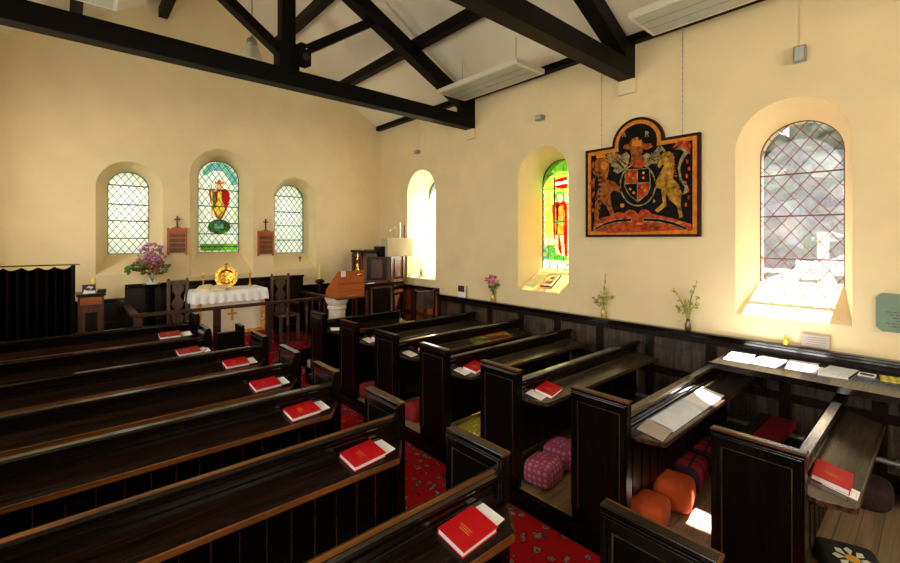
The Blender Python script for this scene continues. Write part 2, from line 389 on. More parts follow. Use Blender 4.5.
# red carpet: aisle runner, then up the chancel
c = B('aisle_carpet', 1.68, 2.70, YB+.3, 6.349, .001, .012, M['carpet']); tag(c, 'long red patterned carpet runner along the aisle between the pews', 'carpet')
c = MB().box(1.0, 3.25, 6.60, 7.9, CZ-.01, CZ+.004).box(1.68, 2.70, 6.35, 6.36, .013, .225).box(1.68, 2.7, 6.35, 6.604, .216, .225).box(1.68, 2.7, 6.605, 6.615, .22, CZ+.004).box(1.355, 2.465, 6.995, 7.9, CZ, FZ+.004).build('chancel_carpet', M['carpet'])
tag(c, 'red patterned carpet covering the raised floor around the altar', 'carpet')
# pale step beside the platform end
st = empty('stone_step', (2.84, 6.30, .12), 'pale block step between window-side pew front and altar carpet', 'step')
B('base', .0, .76, .0, .30, 0, .03, M['black'], st); B('tread', 0, .78, -.01, .31, .03, .14, M['stone'], st, w=.008)

# wainscot along the window wall and the altar wall
def wains(name, p0, p1, z0, z1, normal, m_panel, m_frame, pw=.62, th=.03, cap=True):
    root = empty(name, (0,0,0), kind='structure')
    p0 = Vector(p0); p1 = Vector(p1); L = (p1-p0).length; d = (p1-p0)/L; n = Vector(normal)
    def q(mb, s0, s1, za, zb, t0, t1):
        a = p0+d*s0+n*t0; pts = [a, p0+d*s1+n*t0, p0+d*s1+n*t1, p0+d*s0+n*t1]
        mb.prism([(v.x, v.y, za) for v in pts], (0, 0, zb-za))
    mb = MB(); q(mb, 0, L, z0, z1, .002, .012); mb.build('panel', m_panel, root)
    mb = MB(); k = max(1, round(L/pw)); w = L/k
    for i in range(k+1): q(mb, max(0, i*w-.045), min(L, i*w+.045), z0, z1, .012, th)
    for za, zb in ((z0, z0+.14), (z1-.09, z1), ((z0+z1)/2+.02, (z0+z1)/2+.10)): q(mb, 0, L, za, zb, .012, th-.001)
    mb.build('frame', m_frame, root)
    if cap:
        mb = MB(); q(mb, 0, L, z1, z1+.03, 0, .085); q(mb, 0, L, z1-.03, z1, 0, .06); bev(mb.build('rail', M['cap'], root), .006)
    return root
wains('trim_3', (XW, YB, 0), (XW, 5.95, 0), .12, 1.15, (-1, 0, 0), M['panel'], M['panel_dark'])
wains('trim_4', (XW, 5.95, 0), (XW, YE-.03, 0), .12, 1.25, (-1, 0, 0), M['red_oak'], M['brown'], .4)  # lighter red oak puts the sunlight on this panelling into its colour
wains('trim_5', (.65, YE, 0), (3.31, YE, 0), CZ, 1.46, (0, -1, 0), M['panel_dark'], M['panel_dark'], .44)
wains('trim_6', (3.31, YE, 0), (XW-.09, YE, 0), CZ, 1.27, (0, -1, 0), M['panel_dark'], M['panel_dark'], .44)
wains('trim_7', (XL, YE, 0), (.65, YE, 0), CZ, 1.27, (0, -1, 0), M['panel_dark'], M['panel_dark'], .44)
wains('trim_8', (XL, YB, 0), (XL, 6.4, 0), .12, 1.15, (1, 0, 0), M['panel_dark'], M['panel_dark'])

# ------------------------------------------------------------------ windows
def inside(c, w, z0, z1):
    r = w/2; zs = z1-r
    def f(s, z):
        if z < z0 or abs(s-c) > r: return False
        return z <= zs or (s-c)**2+(z-zs)**2 <= r*r
    return f
def lattice(mb, c, w, z0, z1, to3, dw, dh, th, bars):
    f = inside(c, w, z0, z1)
    def seg(a, b, wd, dep):
        A = Vector(to3(a[0], a[1], 0)); Bv = Vector(to3(b[0], b[1], 0)); nrm = (Vector(to3(0, 0, 1))-Vector(to3(0, 0, 0)))
        if (Bv-A).length < 1e-4: return
        s = (Bv-A).normalized().cross(nrm)*wd/2
        mb.prism([A+s, Bv+s, Bv-s, A-s], -nrm*dep)
    hgt = z1-z0
    for sg in (1, -1):
        k = -int(hgt/dh)-3
        while k*dw < w+hgt*dw/dh+dw:
            pts = []
            for i in range(241):
                z = z0+hgt*i/240; s = c-w/2+(k*dw)+sg*(z-z0)*dw/dh if sg == 1 else c+w/2-(k*dw)-(z-z0)*dw/dh
                if f(s, z): pts.append((s, z))
            if len(pts) > 1: seg(pts[0], pts[-1], th, .006)
            k += 1
    for z in bars:
        r = w/2; zs = z1-r; hw = r if z <= zs else math.sqrt(max(0, r*r-(z-zs)**2))
        seg((c-hw, z), (c+hw, z), th*2.0, .012)
def window(i, c, w, z0, z1, to3, glass, lead, dw=.085, dh=.12, th=.007, bars=(), lat=True):
    root = empty('window_%d' % i, to3(c, z0, .45), kind='structure')
    loc = Vector(to3(c, z0, .45)); T = lambda s, z, d=0: Vector(to3(s, z, .47+d))-loc
    pts = arch(c, w, z0, z1, 24)
    mb = MB(); mb.prism([T(a, b, .004) for a, b in pts], Vector(to3(0, 0, .004))-Vector(to3(0, 0, 0))); mb.build('glass', glass, root)
    mb = MB(); n = len(pts); inn = arch(c, w-.016, z0+.008, z1-.008, 24)
    for k in range(n):
        j = (k+1) % n
        for d0, d1 in ((-.012, .012),):
            mb.prism([T(*pts[k], d0), T(*pts[j], d0), T(*inn[j], d0), T(*inn[k], d0)], Vector(to3(0, 0, .024))-Vector(to3(0, 0, 0)))
    mb.build('window_frame', lead, root)
    if lat:
        mb = MB(); lattice(mb, c, w, z0, z1, lambda s, z, d: T(s, z, d*1.0), dw, dh, th, bars); mb.build('lead_lattice', lead, root)
    return root, T
tS = lambda s, z, d: (XW+d, s, z)
tE = lambda s, z, d: (s, YE+d, z)
window(1, SW[0], .665, 1.71, 3.32, tS, G['clear'], M['lead_red'], .148, .185, .007, (1.95, 2.38, 2.80))
w2, T2 = window(2, SW[1], .665, 1.71, 3.32, tS, G['st_bg'], M['lead'], .2, .2, .006, (1.78, 2.05, 2.40, 2.65, 2.90), lat=False)
window(3, SW[2], .665, 1.71, 3.32, tS, G['bright'], M['lead'], .098, .132, .004, (2.1, 2.5, 2.9))
eroots = []
for k, (a, b, c_, d_, e, f, g, h, gm) in enumerate(EW):
    bars = [g+(h-g)*q for q in ((.19, .4, .6, .83) if k != 1 else (.06, .2, .32, .5, .68))]
    eroots.append(window(4+k, e, f, g, h, tE, G[gm], M['lead'], .10 if k != 1 else .105, .135 if k != 1 else .15, .0085, bars))

def in_poly(x, y, P):
    c = False; j = len(P)-1
    for i in range(len(P)):
        if (P[i][1] > y) != (P[j][1] > y) and x < (P[j][0]-P[i][0])*(y-P[i][1])/(P[j][1]-P[i][1])+P[i][0]: c = not c
        j = i
    return c
def mosaic(root, c, w, z0, z1, to3, pieces, base, step=.009):
    """the window's glass as cells; each cell takes the colour of the last outline (s, z) that holds it; one mesh per colour"""
    for ch in list(root.children):
        if ch.name.startswith('glass'): bpy.data.objects.remove(ch)
    f = inside(c, w-.004, z0+.002, z1-.002); groups = {}
    T = lambda s, z, d: Vector(to3(s, z, .474+d))-root.location
    nx = int(w/step); nz = int((z1-z0)/step)
    for j in range(nz):
        z = z0+(z1-z0)*(j+.5)/nz; run = None
        for i in range(nx+1):
            s_ = c-w/2+w*(i+.5)/nx; g = None
            if i < nx and f(s_, z):
                g = base
                for nm, uv, gg in pieces:
                    if in_poly(s_, z, uv): g = (nm, gg)
            if run and run[0] != g:
                if run[0]: groups.setdefault(run[0], []).append((run[1], c-w/2+w*i/nx, z0+(z1-z0)*j/nz, z0+(z1-z0)*(j+1)/nz))
                run = None
            if run is None: run = (g, c-w/2+w*i/nx)
    for (nm, gg), cells in groups.items():
        mb = MB()
        for a, b, e, f2 in cells: mb.prism([T(a, e, 0), T(b, e, 0), T(b, f2, 0), T(a, f2, 0)], Vector(to3(0, 0, .004))-Vector(to3(0, 0, 0)))
        mb.build(nm, G[gg], root)
def ell(cx, cy, rx, ry, n=18, a0=0, a1=2*PI): return [(cx+rx*math.cos(a0+(a1-a0)*i/n), cy+ry*math.sin(a0+(a1-a0)*i/n)) for i in range(n)]
r5 = eroots[1][0]; PE = YE+.46; sc5 = 5.115; og5 = (190, 150)
P5 = []
def pe(name, uv, g, off=0):
    q = [onY(og5[0]+x/sc5, og5[1]+y/sc5, PE+.015) for x, y in uv]; P5.append((name, [(v.x, v.z) for v in q], g))
pe('scroll_glass', [(62,112),(95,75),(150,62),(198,84),(238,140),(240,178),(215,182),(195,140),(165,108),(120,104),(90,125),(70,132)], 'teal')
pe('robe_glass', [(95,205),(110,198),(125,212),(150,205),(180,198),(200,215),(205,250),(190,300),(165,350),(150,362),(130,340),(105,270)], 'red')
pe('stole_glass', [(141,212),(160,212),(163,260),(182,300),(158,346),(150,356),(142,346),(122,300),(140,260)], 'yellow', -.008)
pe('lining_glass', [(112,215),(128,222),(132,300),(120,290)], 'green')
pe('hand_glass', ell(120, 205, 8, 9), 'skin')
pe('face_beard_glass', ell(150, 197, 11, 12), 'orange')
pe('head_glass', ell(150, 185, 13, 17), 'skin', -.008)
pe('mitre_glass', [(128,175),(126,160),(138,165),(150,148),(162,165),(174,160),(172,176)], 'orange', -.012)
pe('mound_glass', ell(149, 392, 58, 38), 'green')
pe('badge_glass', [(122,366),(172,366),(170,400),(124,400)], 'teal', -.008)
pe('inscription_glass', [(52,480),(245,480),(240,515),(55,515)], 'lime')
pe('staff_glass', [(106,178),(114,176),(118,330),(110,330)], 'yellow', -.008)
mosaic(r5, EW[1][4], EW[1][5], EW[1][6], EW[1][7], tE, P5, ('glass_quarries', 'pale'))
PS = XW+.46; og2 = (520, 140); sc2 = 3.519
P2 = []
def ps(name, uv, g, off=0):
    q = [onX(og2[0]+x/sc2, og2[1]+y/sc2, PS+.015) for x, y in uv]; P2.append((name, [(v.y, v.z) for v in q], g))
ps('sky_glass', [(84,190),(88,120),(108,90),(135,75),(165,72),(167,190)], 'lime')
ps('companion_glass', [(84,335),(86,220),(95,195),(108,195),(118,225),(118,340),(100,345)], 'yellow', -.006)
ps('flag_glass', [(122,140),(150,130),(167,128),(167,170),(140,172),(122,165)], 'red', -.006)
ps('flag_cross_glass', [(124,150),(166,142),(166,152),(124,160)], 'cream', -.009)
ps('cloak_glass', [(112,230),(130,215),(160,215),(167,240),(167,410),(150,415),(128,370),(118,340)], 'red', -.006)
ps('tunic_glass', [(122,240),(152,228),(158,260),(154,330),(122,335),(118,290)], 'orange', -.009)
ps('halo_glass', ell(140, 200, 17, 20), 'green', -.009)
ps('head_glass', ell(141, 203, 10, 13), 'skin', -.012)
ps('leg_glass', [(122,335),(134,335),(135,405),(124,410)], 'skin', -.010)
ps('leg_glass', [(140,335),(154,333),(158,408),(149,412)], 'skin', -.010)
ps('ground_glass', [(84,375),(118,370),(128,400),(167,412),(167,425),(84,420)], 'green', -.006)
ps('border_glass', [(80,430),(167,430),(167,458),(80,456)], 'cream', -.006)
ps('border_glass', [(80,190),(86,190),(86,425),(80,425)], 'blue', -.006)
ps('flag_pole_glass', [(118,130),(122,130),(124,330),(120,330)], 'dark')
ps('cloak_fold_glass', [(128,225),(138,222),(132,330),(126,335)], 'dark')
ps('belt_glass', [(122,285),(156,280),(156,290),(122,295)], 'green')
for k in range(6): ps('border_glass', ell(88+k*15, 444, 4.5, 8, 8), 'blue' if k % 2 else 'teal')
for k in range(8): ps('border_glass', [(80, 200+k*28), (87, 200+k*28), (87, 212+k*28), (80, 212+k*28)], 'orange')
mosaic(w2, SW[1], .665, 1.71, 3.32, tS, P2, ('background_glass', 'st_bg'))
mb = MB()
for z in (1.78, 2.05, 2.40, 2.65, 2.90, 3.1):
    hw = .31 if z < 3.0 else .24
    mb.box(XW+.447-w2.location.x, XW+.455-w2.location.x, -hw, hw, z-.006-w2.location.z, z+.006-w2.location.z)
for y in (-.2, -.05, .1, .22): mb.box(XW+.449-w2.location.x, XW+.454-w2.location.x, y-.003, y+.003, 0, 1.5 if abs(y) < .15 else 1.4)
mb.build('lead_lattice', M['lead'], w2)

# ------------------------------------------------------------------ roof timbers
def truss(y, label, zt=3.95, kp_y=0):
    r = empty('roof_truss', (0, y, 0), label, 'roof truss', 'roof trusses')
    B('tie_beam', XL, XW, -.09, .09, zt, zt+.20, M['beam'], r, w=.008)
    B('king_post', CX-.08, CX+.08, -.08, .08, zt+.2, RIDGE-.25, M['beam'], r, w=.006)
    B('king_post_foot', CX-.12, CX+.12, -.095, .095, zt+.15, zt+.50, M['beam'], r, w=.006)
    for s in (1, -1):
        def X(x): return CX+s*x
        # principal rafter: centre passes z 4.47 at 2.6 out, 5.27 at .98 out
        def zr(x): return 4.47+.494*(2.6-x)
        pts = [(X(3.03), 0, zr(3.03)-.115), (X(.04), 0, zr(.04)-.115), (X(.04), 0, zr(.04)+.115), (X(3.03), 0, zr(3.03)+.115)]
        o = MB().prism([Vector(p)+Vector((0, -.085, 0)) for p in pts], (0, .17, 0)).build('rafter', M['beam'], r); bev(o, .006)
        pts = [(X(.08), 0, zt+.33), (X(.08), 0, zt+.46), (X(1.22), 0, 5.20), (X(1.22), 0, 5.07)]
        MB().prism([Vector(p)+Vector((0, -.06, 0)) for p in pts], (0, .12, 0)).build('strut', M['beam'], r)
        MB().box(*sorted((X(2.80), X(3.035))), -.09, .09, zt+.2, EAVE-.02).build('heel_block', M['beam'], r)
        MB().box(*sorted((X(2.99), X(3.035))), -.10, .10, zt-.16, zt).build('corbel', M['wall'], r)
    return r
truss(5.14, 'black roof truss with a speaker on its post, altar end', 3.94)
truss(2.485, 'black roof truss ending above the painted arms board', 4.02)
truss(-.3, 'black roof truss over the entrance end', 4.02)
for s, nm in ((1, 'window-wall'), (-1, 'curtain-side')):
    for x, zz in ((1.86, 4.89), (.84, 5.52)):
        B_ = MB().box(CX+s*x-.06, CX+s*x+.06, YB, YE-.01, zz, zz+.15).build('purlin', M['beam']); bev(B_, .005)
        tag(B_, '%s black purlin on the %s slope of the ceiling' % ('lower' if x > 1 else 'upper', nm), 'roof timber', 'purlins')
for s, nm in ((1, 'above the windows'), (-1, 'on the curtain side')):
    x0, x1 = sorted((CX+s*2.93, CX+s*3.035))
    tag(MB().box(x0, x1, YB, YE-.01, EAVE-.03, EAVE+.03).box(x0+.02*(s < 0), x1-.02*(s > 0), YB, YE-.012, EAVE+.03, EAVE+.055).build('wall_plate', M['beam']), 'long black wall plate '+nm, 'roof timber', 'wall plates')

# ================================================================== PEWS
PT = 1.08
def pew(x_in, length, yn, side, label, ledge='ledge', edge=True, panel_l=.42):
    """x_in: aisle face of the end panel; side +1 seats run towards +X, -1 towards -X; origin at floor"""
    r = empty('pew', (x_in, yn, .12), label, 'pew', 'pews of the %s block' % ('window-side' if side > 0 else 'curtain-side'))
    z = lambda q: q-.12
    s = side
    def bx(mb, a, b, *k): mb.box(*sorted((s*a, s*b)), *k); return mb
    # end panel with moulded frame
    p = bev(bx(MB(), 0, .045, 0, panel_l, 0, z(PT)-.025).build('end_panel', M['blackz'], r), .003)
    mb = MB(); mbd = MB()
    for a, b in ((-.010, 0), (.045, .055)):
        bx(mb, a, b, .0, .05, .10, z(PT)-.025); bx(mb, a, b, panel_l-.05, panel_l, .10, z(PT)-.025); bx(mb, a, b, .0505, panel_l-.0505, z(PT)-.09, z(PT)-.025)
        c = (a-.006, a) if a < 0 else (b, b+.006)
        bx(mb, *c, .012, .032, .10, z(PT)-.035); bx(mb, *c, panel_l-.032, panel_l-.012, .10, z(PT)-.035); bx(mb, *c, .033, panel_l-.033, z(PT)-.06, z(PT)-.035)
        d = (a+.002, a+.010) if a < 0 else (b-.010, b-.002)
        bx(mbd, *d, .050, .055, .10, z(PT)-.095); bx(mbd, *d, panel_l-.055, panel_l-.050, .10, z(PT)-.095); bx(mbd, *d, .050, panel_l-.050, z(PT)-.095, z(PT)-.0905)
    bev(mb.build('panel_moulding', M['moulding'], p), .002)
    mbd.build('worn_highlight_bead', M['bead'], p)
    bev(bx(MB(), -.006, .051, -.004, panel_l+.004, z(PT)-.025, z(PT)).build('panel_cap', M['moulding'], p), .005)
    mb = MB(); bx(mb, -.009, .003, -.006, panel_l+.006, z(PT)-.012, z(PT)+.002); bx(mb, .0031, .054, -.007, .002, z(PT)-.012, z(PT)+.002)
    if edge: bev(mb.build('worn_cap_edge', M['edgey'], p), .003)
    # back boards
    mb = MB(); x = .05; w = .135
    while x < length-.01:
        bx(mb, x+.0015, min(x+w, length)-.0015, .055, .078, 0 if s < 0 else z(.36), z(.86)); x += w
    bev(mb.build('back_boards', M['blackz'], r), .003)
    mb = MB(); x = .05+w
    while x < length-.01: bx(mb, x-.0022, x+.0022, .051, .056, .02 if s < 0 else z(.37), z(.82)); x += w
    mb.build('board_beads', M['edgey'] if s < 0 else M['black'], r)
    # moulded top rail, profile in (y, z), extruded along x
    prof = [(.035, .845), (.035, .885), (.045, .892), (.045, .905), (.030, .915), (.030, .928), (.040, .935), (.040, .945), (.020, .952), (.014, .962), (.014, .976), (.024, .988), (.075, .988), (.088, .978), (.088, .958), (.078, .950), (.078, .845)]
    mb = MB(); mb.prism([(s*.05, y, z(q)) for y, q in prof], (s*(length-.05), 0, 0)); mb.build('top_rail', M['cap'], r)
    if edge and s < 0:
        mb = MB(); bx(mb, .055, length, .030, .060, z(.988), z(.991)); mb.build('worn_rail_edge', M['edge'], r)
    # sloping book ledge with cut corner and lip
    xs = [(.052, .04), (.052, -.025), (.16, -.165), (length-.004, -.165), (length-.004, .04)]
    zl = lambda y: z(.865)-.2*(.04-y)
    mb = MB(); mb.prism([(s*a, b, zl(b)-.022) for a, b in xs], (0, 0, .022)); lg = mb.build('book_ledge', M[ledge], r)
    for (a, b), (c, d), lm in ((xs[1], xs[2], 'lip_dark'), (xs[2], xs[3], 'edge' if s < 0 else 'lip_dark')):
        mb = MB()
        A = Vector((s*a, b, zl(b)-.028)); C_ = Vector((s*c, d, zl(d)-.028)); n = Vector((0, 0, 1)).cross(C_-A).normalized()*.014
        if n.y > 0: n = -n
        mb.prism([A, C_, C_+n, A+n], (0, 0, .032)); bev(mb.build('ledge_lip', M[lm], lg), .003)
    # seat and brackets
    bev(bx(MB(), .046, length, .08, panel_l-.02, z(.44), z(.47)).build('seat', M['ledge'], r), .004)
    bx(MB(), .046, length, panel_l-.06, panel_l-.035, z(.16), z(.44)).build('seat_front', M['blackz'], r)
    k = .45
    while k < length:
        MB().prism([(s*k, .055, z(.62)), (s*k, .055, z(.835)), (s*k, -.13, z(.80))], (s*.025, 0, 0)).build('ledge_bracket', M['black'], r); k += .9
    return r
XA, XR = 1.67, 2.76
ordinal = ['closest to the camera', 'second from the camera', 'third from the camera', 'fourth from the camera', 'fifth from the camera', 'sixth from the camera', 'seventh from the camera', 'eighth from the camera']
LY = [.50, 1.45, 2.35, 3.24, 4.04, 4.93]
RY = [.46, 1.375, 2.295, 3.18, 4.05, 4.94, 5.86]
for i, y in enumerate(LY): pew(XA, 2.74, y, -1, 'long black oak pew in the curtain-side block, '+ordinal[i], 'ledge', edge=i < 3)
pew(1.30, 2.37, 5.80, -1, 'short black oak pew in the curtain-side block beside a low screen', 'ledge', False)
pew(1.30, 2.37, 6.40, -1, 'foremost short black pew below the curtain and altar rail', 'ledge', False, .29).location.z = .22
sc_ = empty('pew_screen', (1.30, 5.78, .12), 'low black screen with a post before the altar rail', 'screen')
B('board', .07, .32, -.02, .02, 0, .87, M['blackz'], sc_); B('post', .32, .37, -.035, .20, 0, .955, M['black'], sc_, w=.004); B('rail', .07, .32, -.03, .03, .87, .90, M['cap'], sc_, w=.005)
for i, y in enumerate(RY):
    L = XW-.07-XR
    if i == 0: L = 1.65
    if i == 6: L = 1.35
    p = pew(XR, L, y, 1, 'black oak pew in the window-side block, '+ordinal[i], 'ledge_pale' if i in (0, 1, 2, 3, 4, 5) else 'ledge', edge=i < 4)
    if i == 6: p['label'] = 'short black oak pew at the altar end of the window-side block'

# ------------------------------------------------------------------ shelf of papers by the window
sh = empty('wall_shelf', (4.62, .5, 1.07), 'dark wooden shelf carrying papers under the clear window', 'shelf')
bev(MB().box(-.38, .30, -1.6, .87, -.03, 0).build('shelf_board', M['cap'], sh), .004)
MB().box(-.385, -.365, -1.6, .875, -.045, .004).build('shelf_edge', M['cap'], sh)
for y in (-1.2, -.3, .6): MB().prism([(.30, y, -.03), (-.2, y, -.03), (.30, y, -.35)], (0, .03, 0)).build('bracket', M['black'], sh)

# ================================================================== BOOKS, LEAFLETS
def book_mesh(cover, w=.225, d=.160, h=.032):
    r = empty('hymn_book')
    mb = MB(); mb.box(-w/2, w/2, -d/2, d/2, 0, .004).box(-w/2, w/2, -d/2, d/2, h-.004, h).box(-w/2, w/2, d/2-.005, d/2, .004, h-.004)
    bev(mb.build('cover', cover, r), .002)
    MB().box(-w/2+.005, w/2-.005, -d/2+.006, d/2-.005, .0035, h-.0035).build('pages', M['paper'], r)
    mb = MB()
    for k, (a, b) in enumerate(((-.04, .045), (-.03, .035), (-.045, .03))): mb.box(-.010-.012*k, -.007-.012*k, a*.8, b*.8, h, h+.0006)
    mb.build('cover_lettering', M['gold_ink'], r)
    return r
def leaflet_mesh(w=.11, d=.145):
    r = MB().box(-w/2, w/2, -d/2, d/2, 0, .003).build('leaflet', M['paper'])
    mb = MB()
    for k in range(3): mb.box(-w/2+.02, w/2-.03, -.02-.02*k, -.018-.02*k, .003, .0032)
    mb.build('print', M['faint_ink'], r); return r
ledge_rx = math.atan(.2)
def on_ledge(yn, x, dy, yaw, lift=0):
    if yn == 6.40: lift += .10
    y = yn+dy; z = .865-.2*(.04-dy)+lift+.001
    return Vector((x, y, z)), (Matrix.Rotation(ledge_rx, 3, 'X') @ Matrix.Rotation(yaw, 3, 'Z')).to_euler()
protos = {'red': book_mesh(M['red_cloth']), 'rust': book_mesh(M['rust_cloth'])}
lp = leaflet_mesh()
used = set()
def put(proto, key, loc, rot, label, cat, group):
    o = proto if key not in used else dup(proto, loc)
    used.add(key); o.location = loc; o.rotation_euler = rot
    tag(o, label, cat, group); return o
def pair(yn, x, yaw, side, key, where, lx=None, lyaw=.15, scale=1, book=True, ldy=-.04):
    if book:
        l, r = on_ledge(yn, x, -.052, yaw); b = put(protos[key], key, l, r, '%s hymn book on the ledge of %s' % ('red' if key == 'red' else 'rust-red', where), 'book', 'hymn books on the pew ledges')
        b.scale = (scale,)*3
    if lx is None: lx = x-side*.17
    l, r = on_ledge(yn, lx, ldy, lyaw); put(lp, 'leaf', l, r, 'white leaflet lying on the ledge of %s' % where, 'leaflet', 'leaflets on the pew ledges')
Lw = 'the curtain-side pew '
def bu(u, v, z=.85): return onZ(u, v, z).x
pair(LY[0], 1.38, .05, -1, 'red', Lw+ordinal[0]) if False else None
pair(LY[1], 1.335, .06, -1, 'red', Lw+ordinal[1], 1.475, .12, ldy=-.025)
pair(LY[2], 1.33, .10, -1, 'red', Lw+ordinal[2], 1.475, .2, ldy=-.025)
pair(LY[3], 1.33, .08, -1, 'red', Lw+ordinal[3], 1.475, .15, ldy=-.025)
pair(LY[4], 1.33, .06, -1, 'red', Lw+ordinal[4], 1.475, .1, ldy=-.025)
pair(LY[5], 1.33, .03, -1, 'red', Lw+ordinal[5], 1.475, .05, ldy=-.025)
pair(5.80, 1.06, .05, -1, 'rust', 'the short pew beside the low screen', 1.22, .1)
pair(6.40, .97, .0, -1, 'rust', 'the foremost short pew below the altar rail', 1.15, .05)
Rw = 'the window-side pew '
pair(RY[0], 3.12, .05, 1, 'red', Rw+ordinal[0], 3.06, .0, ldy=-.10)
pair(RY[2], 3.10, .2, 1, 'red', Rw+ordinal[2], 2.95, .15)
pair(RY[3], 3.09, .25, 1, 'red', Rw+ordinal[3], 2.93, .2)
pair(RY[4], 3.20, .2, 1, 'red', Rw+ordinal[4], 2.93, .2)
pair(RY[5], 3.11, .3, 1, 'red', Rw+ordinal[5], 2.93, .2)
pair(RY[6], 3.14, .2, 1, 'red', 'the short window-side pew by the altar', 2.93, PI/2-.3, .9, book=False)
# long pale papers on the second window-side ledge
for k, (x, w, m, lb) in enumerate(((3.02, .22, 'notice', 'cream card at the aisle end of the paper-covered ledge'), (3.42, .62, 'paper_blue', 'long pale blue printed sheet on the pew ledge'), (3.93, .44, 'paper', 'sunlit white sheet at the window end of the pew ledge'))):
    l, r = on_ledge(RY[1], x, -.065, .0 if k else .1, .003)
    o = MB().box(-w/2, w/2, -.085, .085, 0, .003).build('paper_sheet', M[m], None, l, rot=r); tag(o, lb, 'paper', 'sheets on the pew ledge')
# papers on the shelf
for k, (x, y, w, d, yaw, m, lb) in enumerate((
    (4.62, 1.24, .38, .19, .10, 'paper', 'open white booklet at the altar end of the window shelf'),
    (4.64, 1.03, .38, .20, -.05, 'paper', 'white sheet on the window shelf beside the open booklet'),
    (4.68, .80, .36, .20, .10, 'paper', 'sunlit white sheet in the middle of the window shelf'),
    (4.70, .57, .30, .18, -.10, 'paper_blue', 'grey-blue magazine topmost of the pile on the shelf'),
    (4.62, .60, .28, .18, .15, 'paper', 'white booklet half under the grey-blue magazine'),
    (4.76, .41, .13, .10, .0, 'paper', 'small white card with a dark picture on the shelf'),
    (4.74, .26, .20, .15, .1, 'yellow_cloth', 'green and yellow printed card at the end of the shelf'))):
    o = MB().box(-w/2, w/2, -d/2, d/2, 0, .004).build('paper_sheet', M[m], None, (x, y, 1.0715+.0002*k+(.006 if k == 3 else 0)), rot=(0, 0, yaw))
    tag(o, lb, 'paper', 'papers on the window shelf')
    if k in (5,): MB().box(-.035, .035, -.04, .04, .004, .0045).build('picture', M['photo_dark'], o)

# ================================================================== HASSOCKS
def hassock(name, loc, size, m, label, yaw=0, tilt=0, e=.32, cat='hassock', piping=None):
    w, d, h = size; bm = bmesh.new(); nu, nv = 28, 14
    def sp(c, p): return math.copysign(abs(c)**p, c)
    rings = []
    for j in range(nv+1):
        ph = -PI/2+PI*j/nv; row = []
        for i in range(nu):
            th = 2*PI*i/nu; cp = sp(math.cos(ph), .45) if j not in (0, nv) else .001
            row.append(bm.verts.new((w/2*cp*sp(math.cos(th), e), d/2*cp*sp(math.sin(th), e), h/2+h/2*sp(math.sin(ph), .6))))
        rings.append(row)
    for A, Bq in zip(rings, rings[1:]):
        for i in range(nu): bm.faces.new((A[i], A[(i+1)%nu], Bq[(i+1)%nu], Bq[i]))
    bm.faces.new(rings[0][::-1]); bm.faces.new(rings[-1])
    me = bpy.data.meshes.new(name); bm.to_mesh(me); bm.free(); me.materials.append(m); me.polygons.foreach_set('use_smooth', [True]*len(me.polygons))
    o = bpy.data.objects.new(name, me); COL.objects.link(o); o.location = loc; o.rotation_euler = (0, tilt, yaw); tag(o, label, cat, 'hassocks between the pews')
    return o
PZ = .12
hassock('hassock', (3.00, 2.225, PZ), (.29, .27, .20), M['pink_cloth'], 'pink floral hassock nearer the aisle, below the brown book ledge', .15, e=.42)
hassock('hassock', (3.33, 2.27, PZ), (.29, .27, .22), M['pink_cloth'], 'pink floral hassock half hidden behind the other pink one', .1, e=.42)
hassock('hassock', (3.12, 1.40, PZ), (.27, .26, .20), M['orange_cloth'], 'plain orange hassock nearer the aisle', .2)
hassock('hassock', (3.49, 1.37, PZ), (.28, .27, .22), M['orange_cloth'], 'orange hassock caught by sunlight, next to the tartan one', .2)
hassock('hassock', (3.86, 1.41, PZ), (.32, .27, .235), M['tartan'], 'dark red tartan hassock beside the sunlit orange one', .1)
hassock('hassock', (4.24, 1.42, PZ), (.32, .27, .235), M['tartan'], 'dark tartan hassock by the wall end of its row', .1)
hassock('hassock', (3.04, 3.08, PZ), (.42, .30, .22), M['yellow_cloth'], 'yellow floral hassock seen between two pew ends', .3)
hassock('hassock', (2.97, 3.94, PZ), (.24, .24, .20), M['red_hassock'], 'red hassock on pale boards, fourth gap of the window-side pews')
hassock('hassock', (2.93, 4.84, PZ), (.24, .24, .20), M['red_hassock'], 'square red hassock at the far pew gap by the aisle carpet')
hassock('hassock', (4.62, .40, PZ), (.34, .30, .20), M['dark_cloth'], 'dark mottled round hassock below the book ledge by the wall', e=.7)
hassock('hassock', (4.78, .07, PZ), (.30, .28, .20), M['dark_cloth2'], 'black round hassock against the wall panelling', e=.8)
fh = hassock('hassock', (3.56, .37, PZ), (.42, .30, .10), M['dark_cloth2'], 'black kneeler embroidered with a white and yellow flower', .35, e=.2)
# embroidered flower on it
mb = MB(); 
for k in range(8):
    a = k*PI/4; mb.prism([(.035*math.cos(a), .035*math.sin(a), .100), (.09*math.cos(a-.28), .075*math.sin(a-.28), .100), (.115*math.cos(a), .095*math.sin(a), .100), (.09*math.cos(a+.28), .075*math.sin(a+.28), .100)], (0, 0, .0025))
mb.build('embroidered_petals', mat('embroidery_white', (.66, .68, .55), .9), fh)
mb = MB(); mb.lathe([(.035, .100), (.035, .104), (.0, .106)]); mb.build('embroidered_centre', mat('embroidery_yellow', (.75, .35, .03), .9), fh)
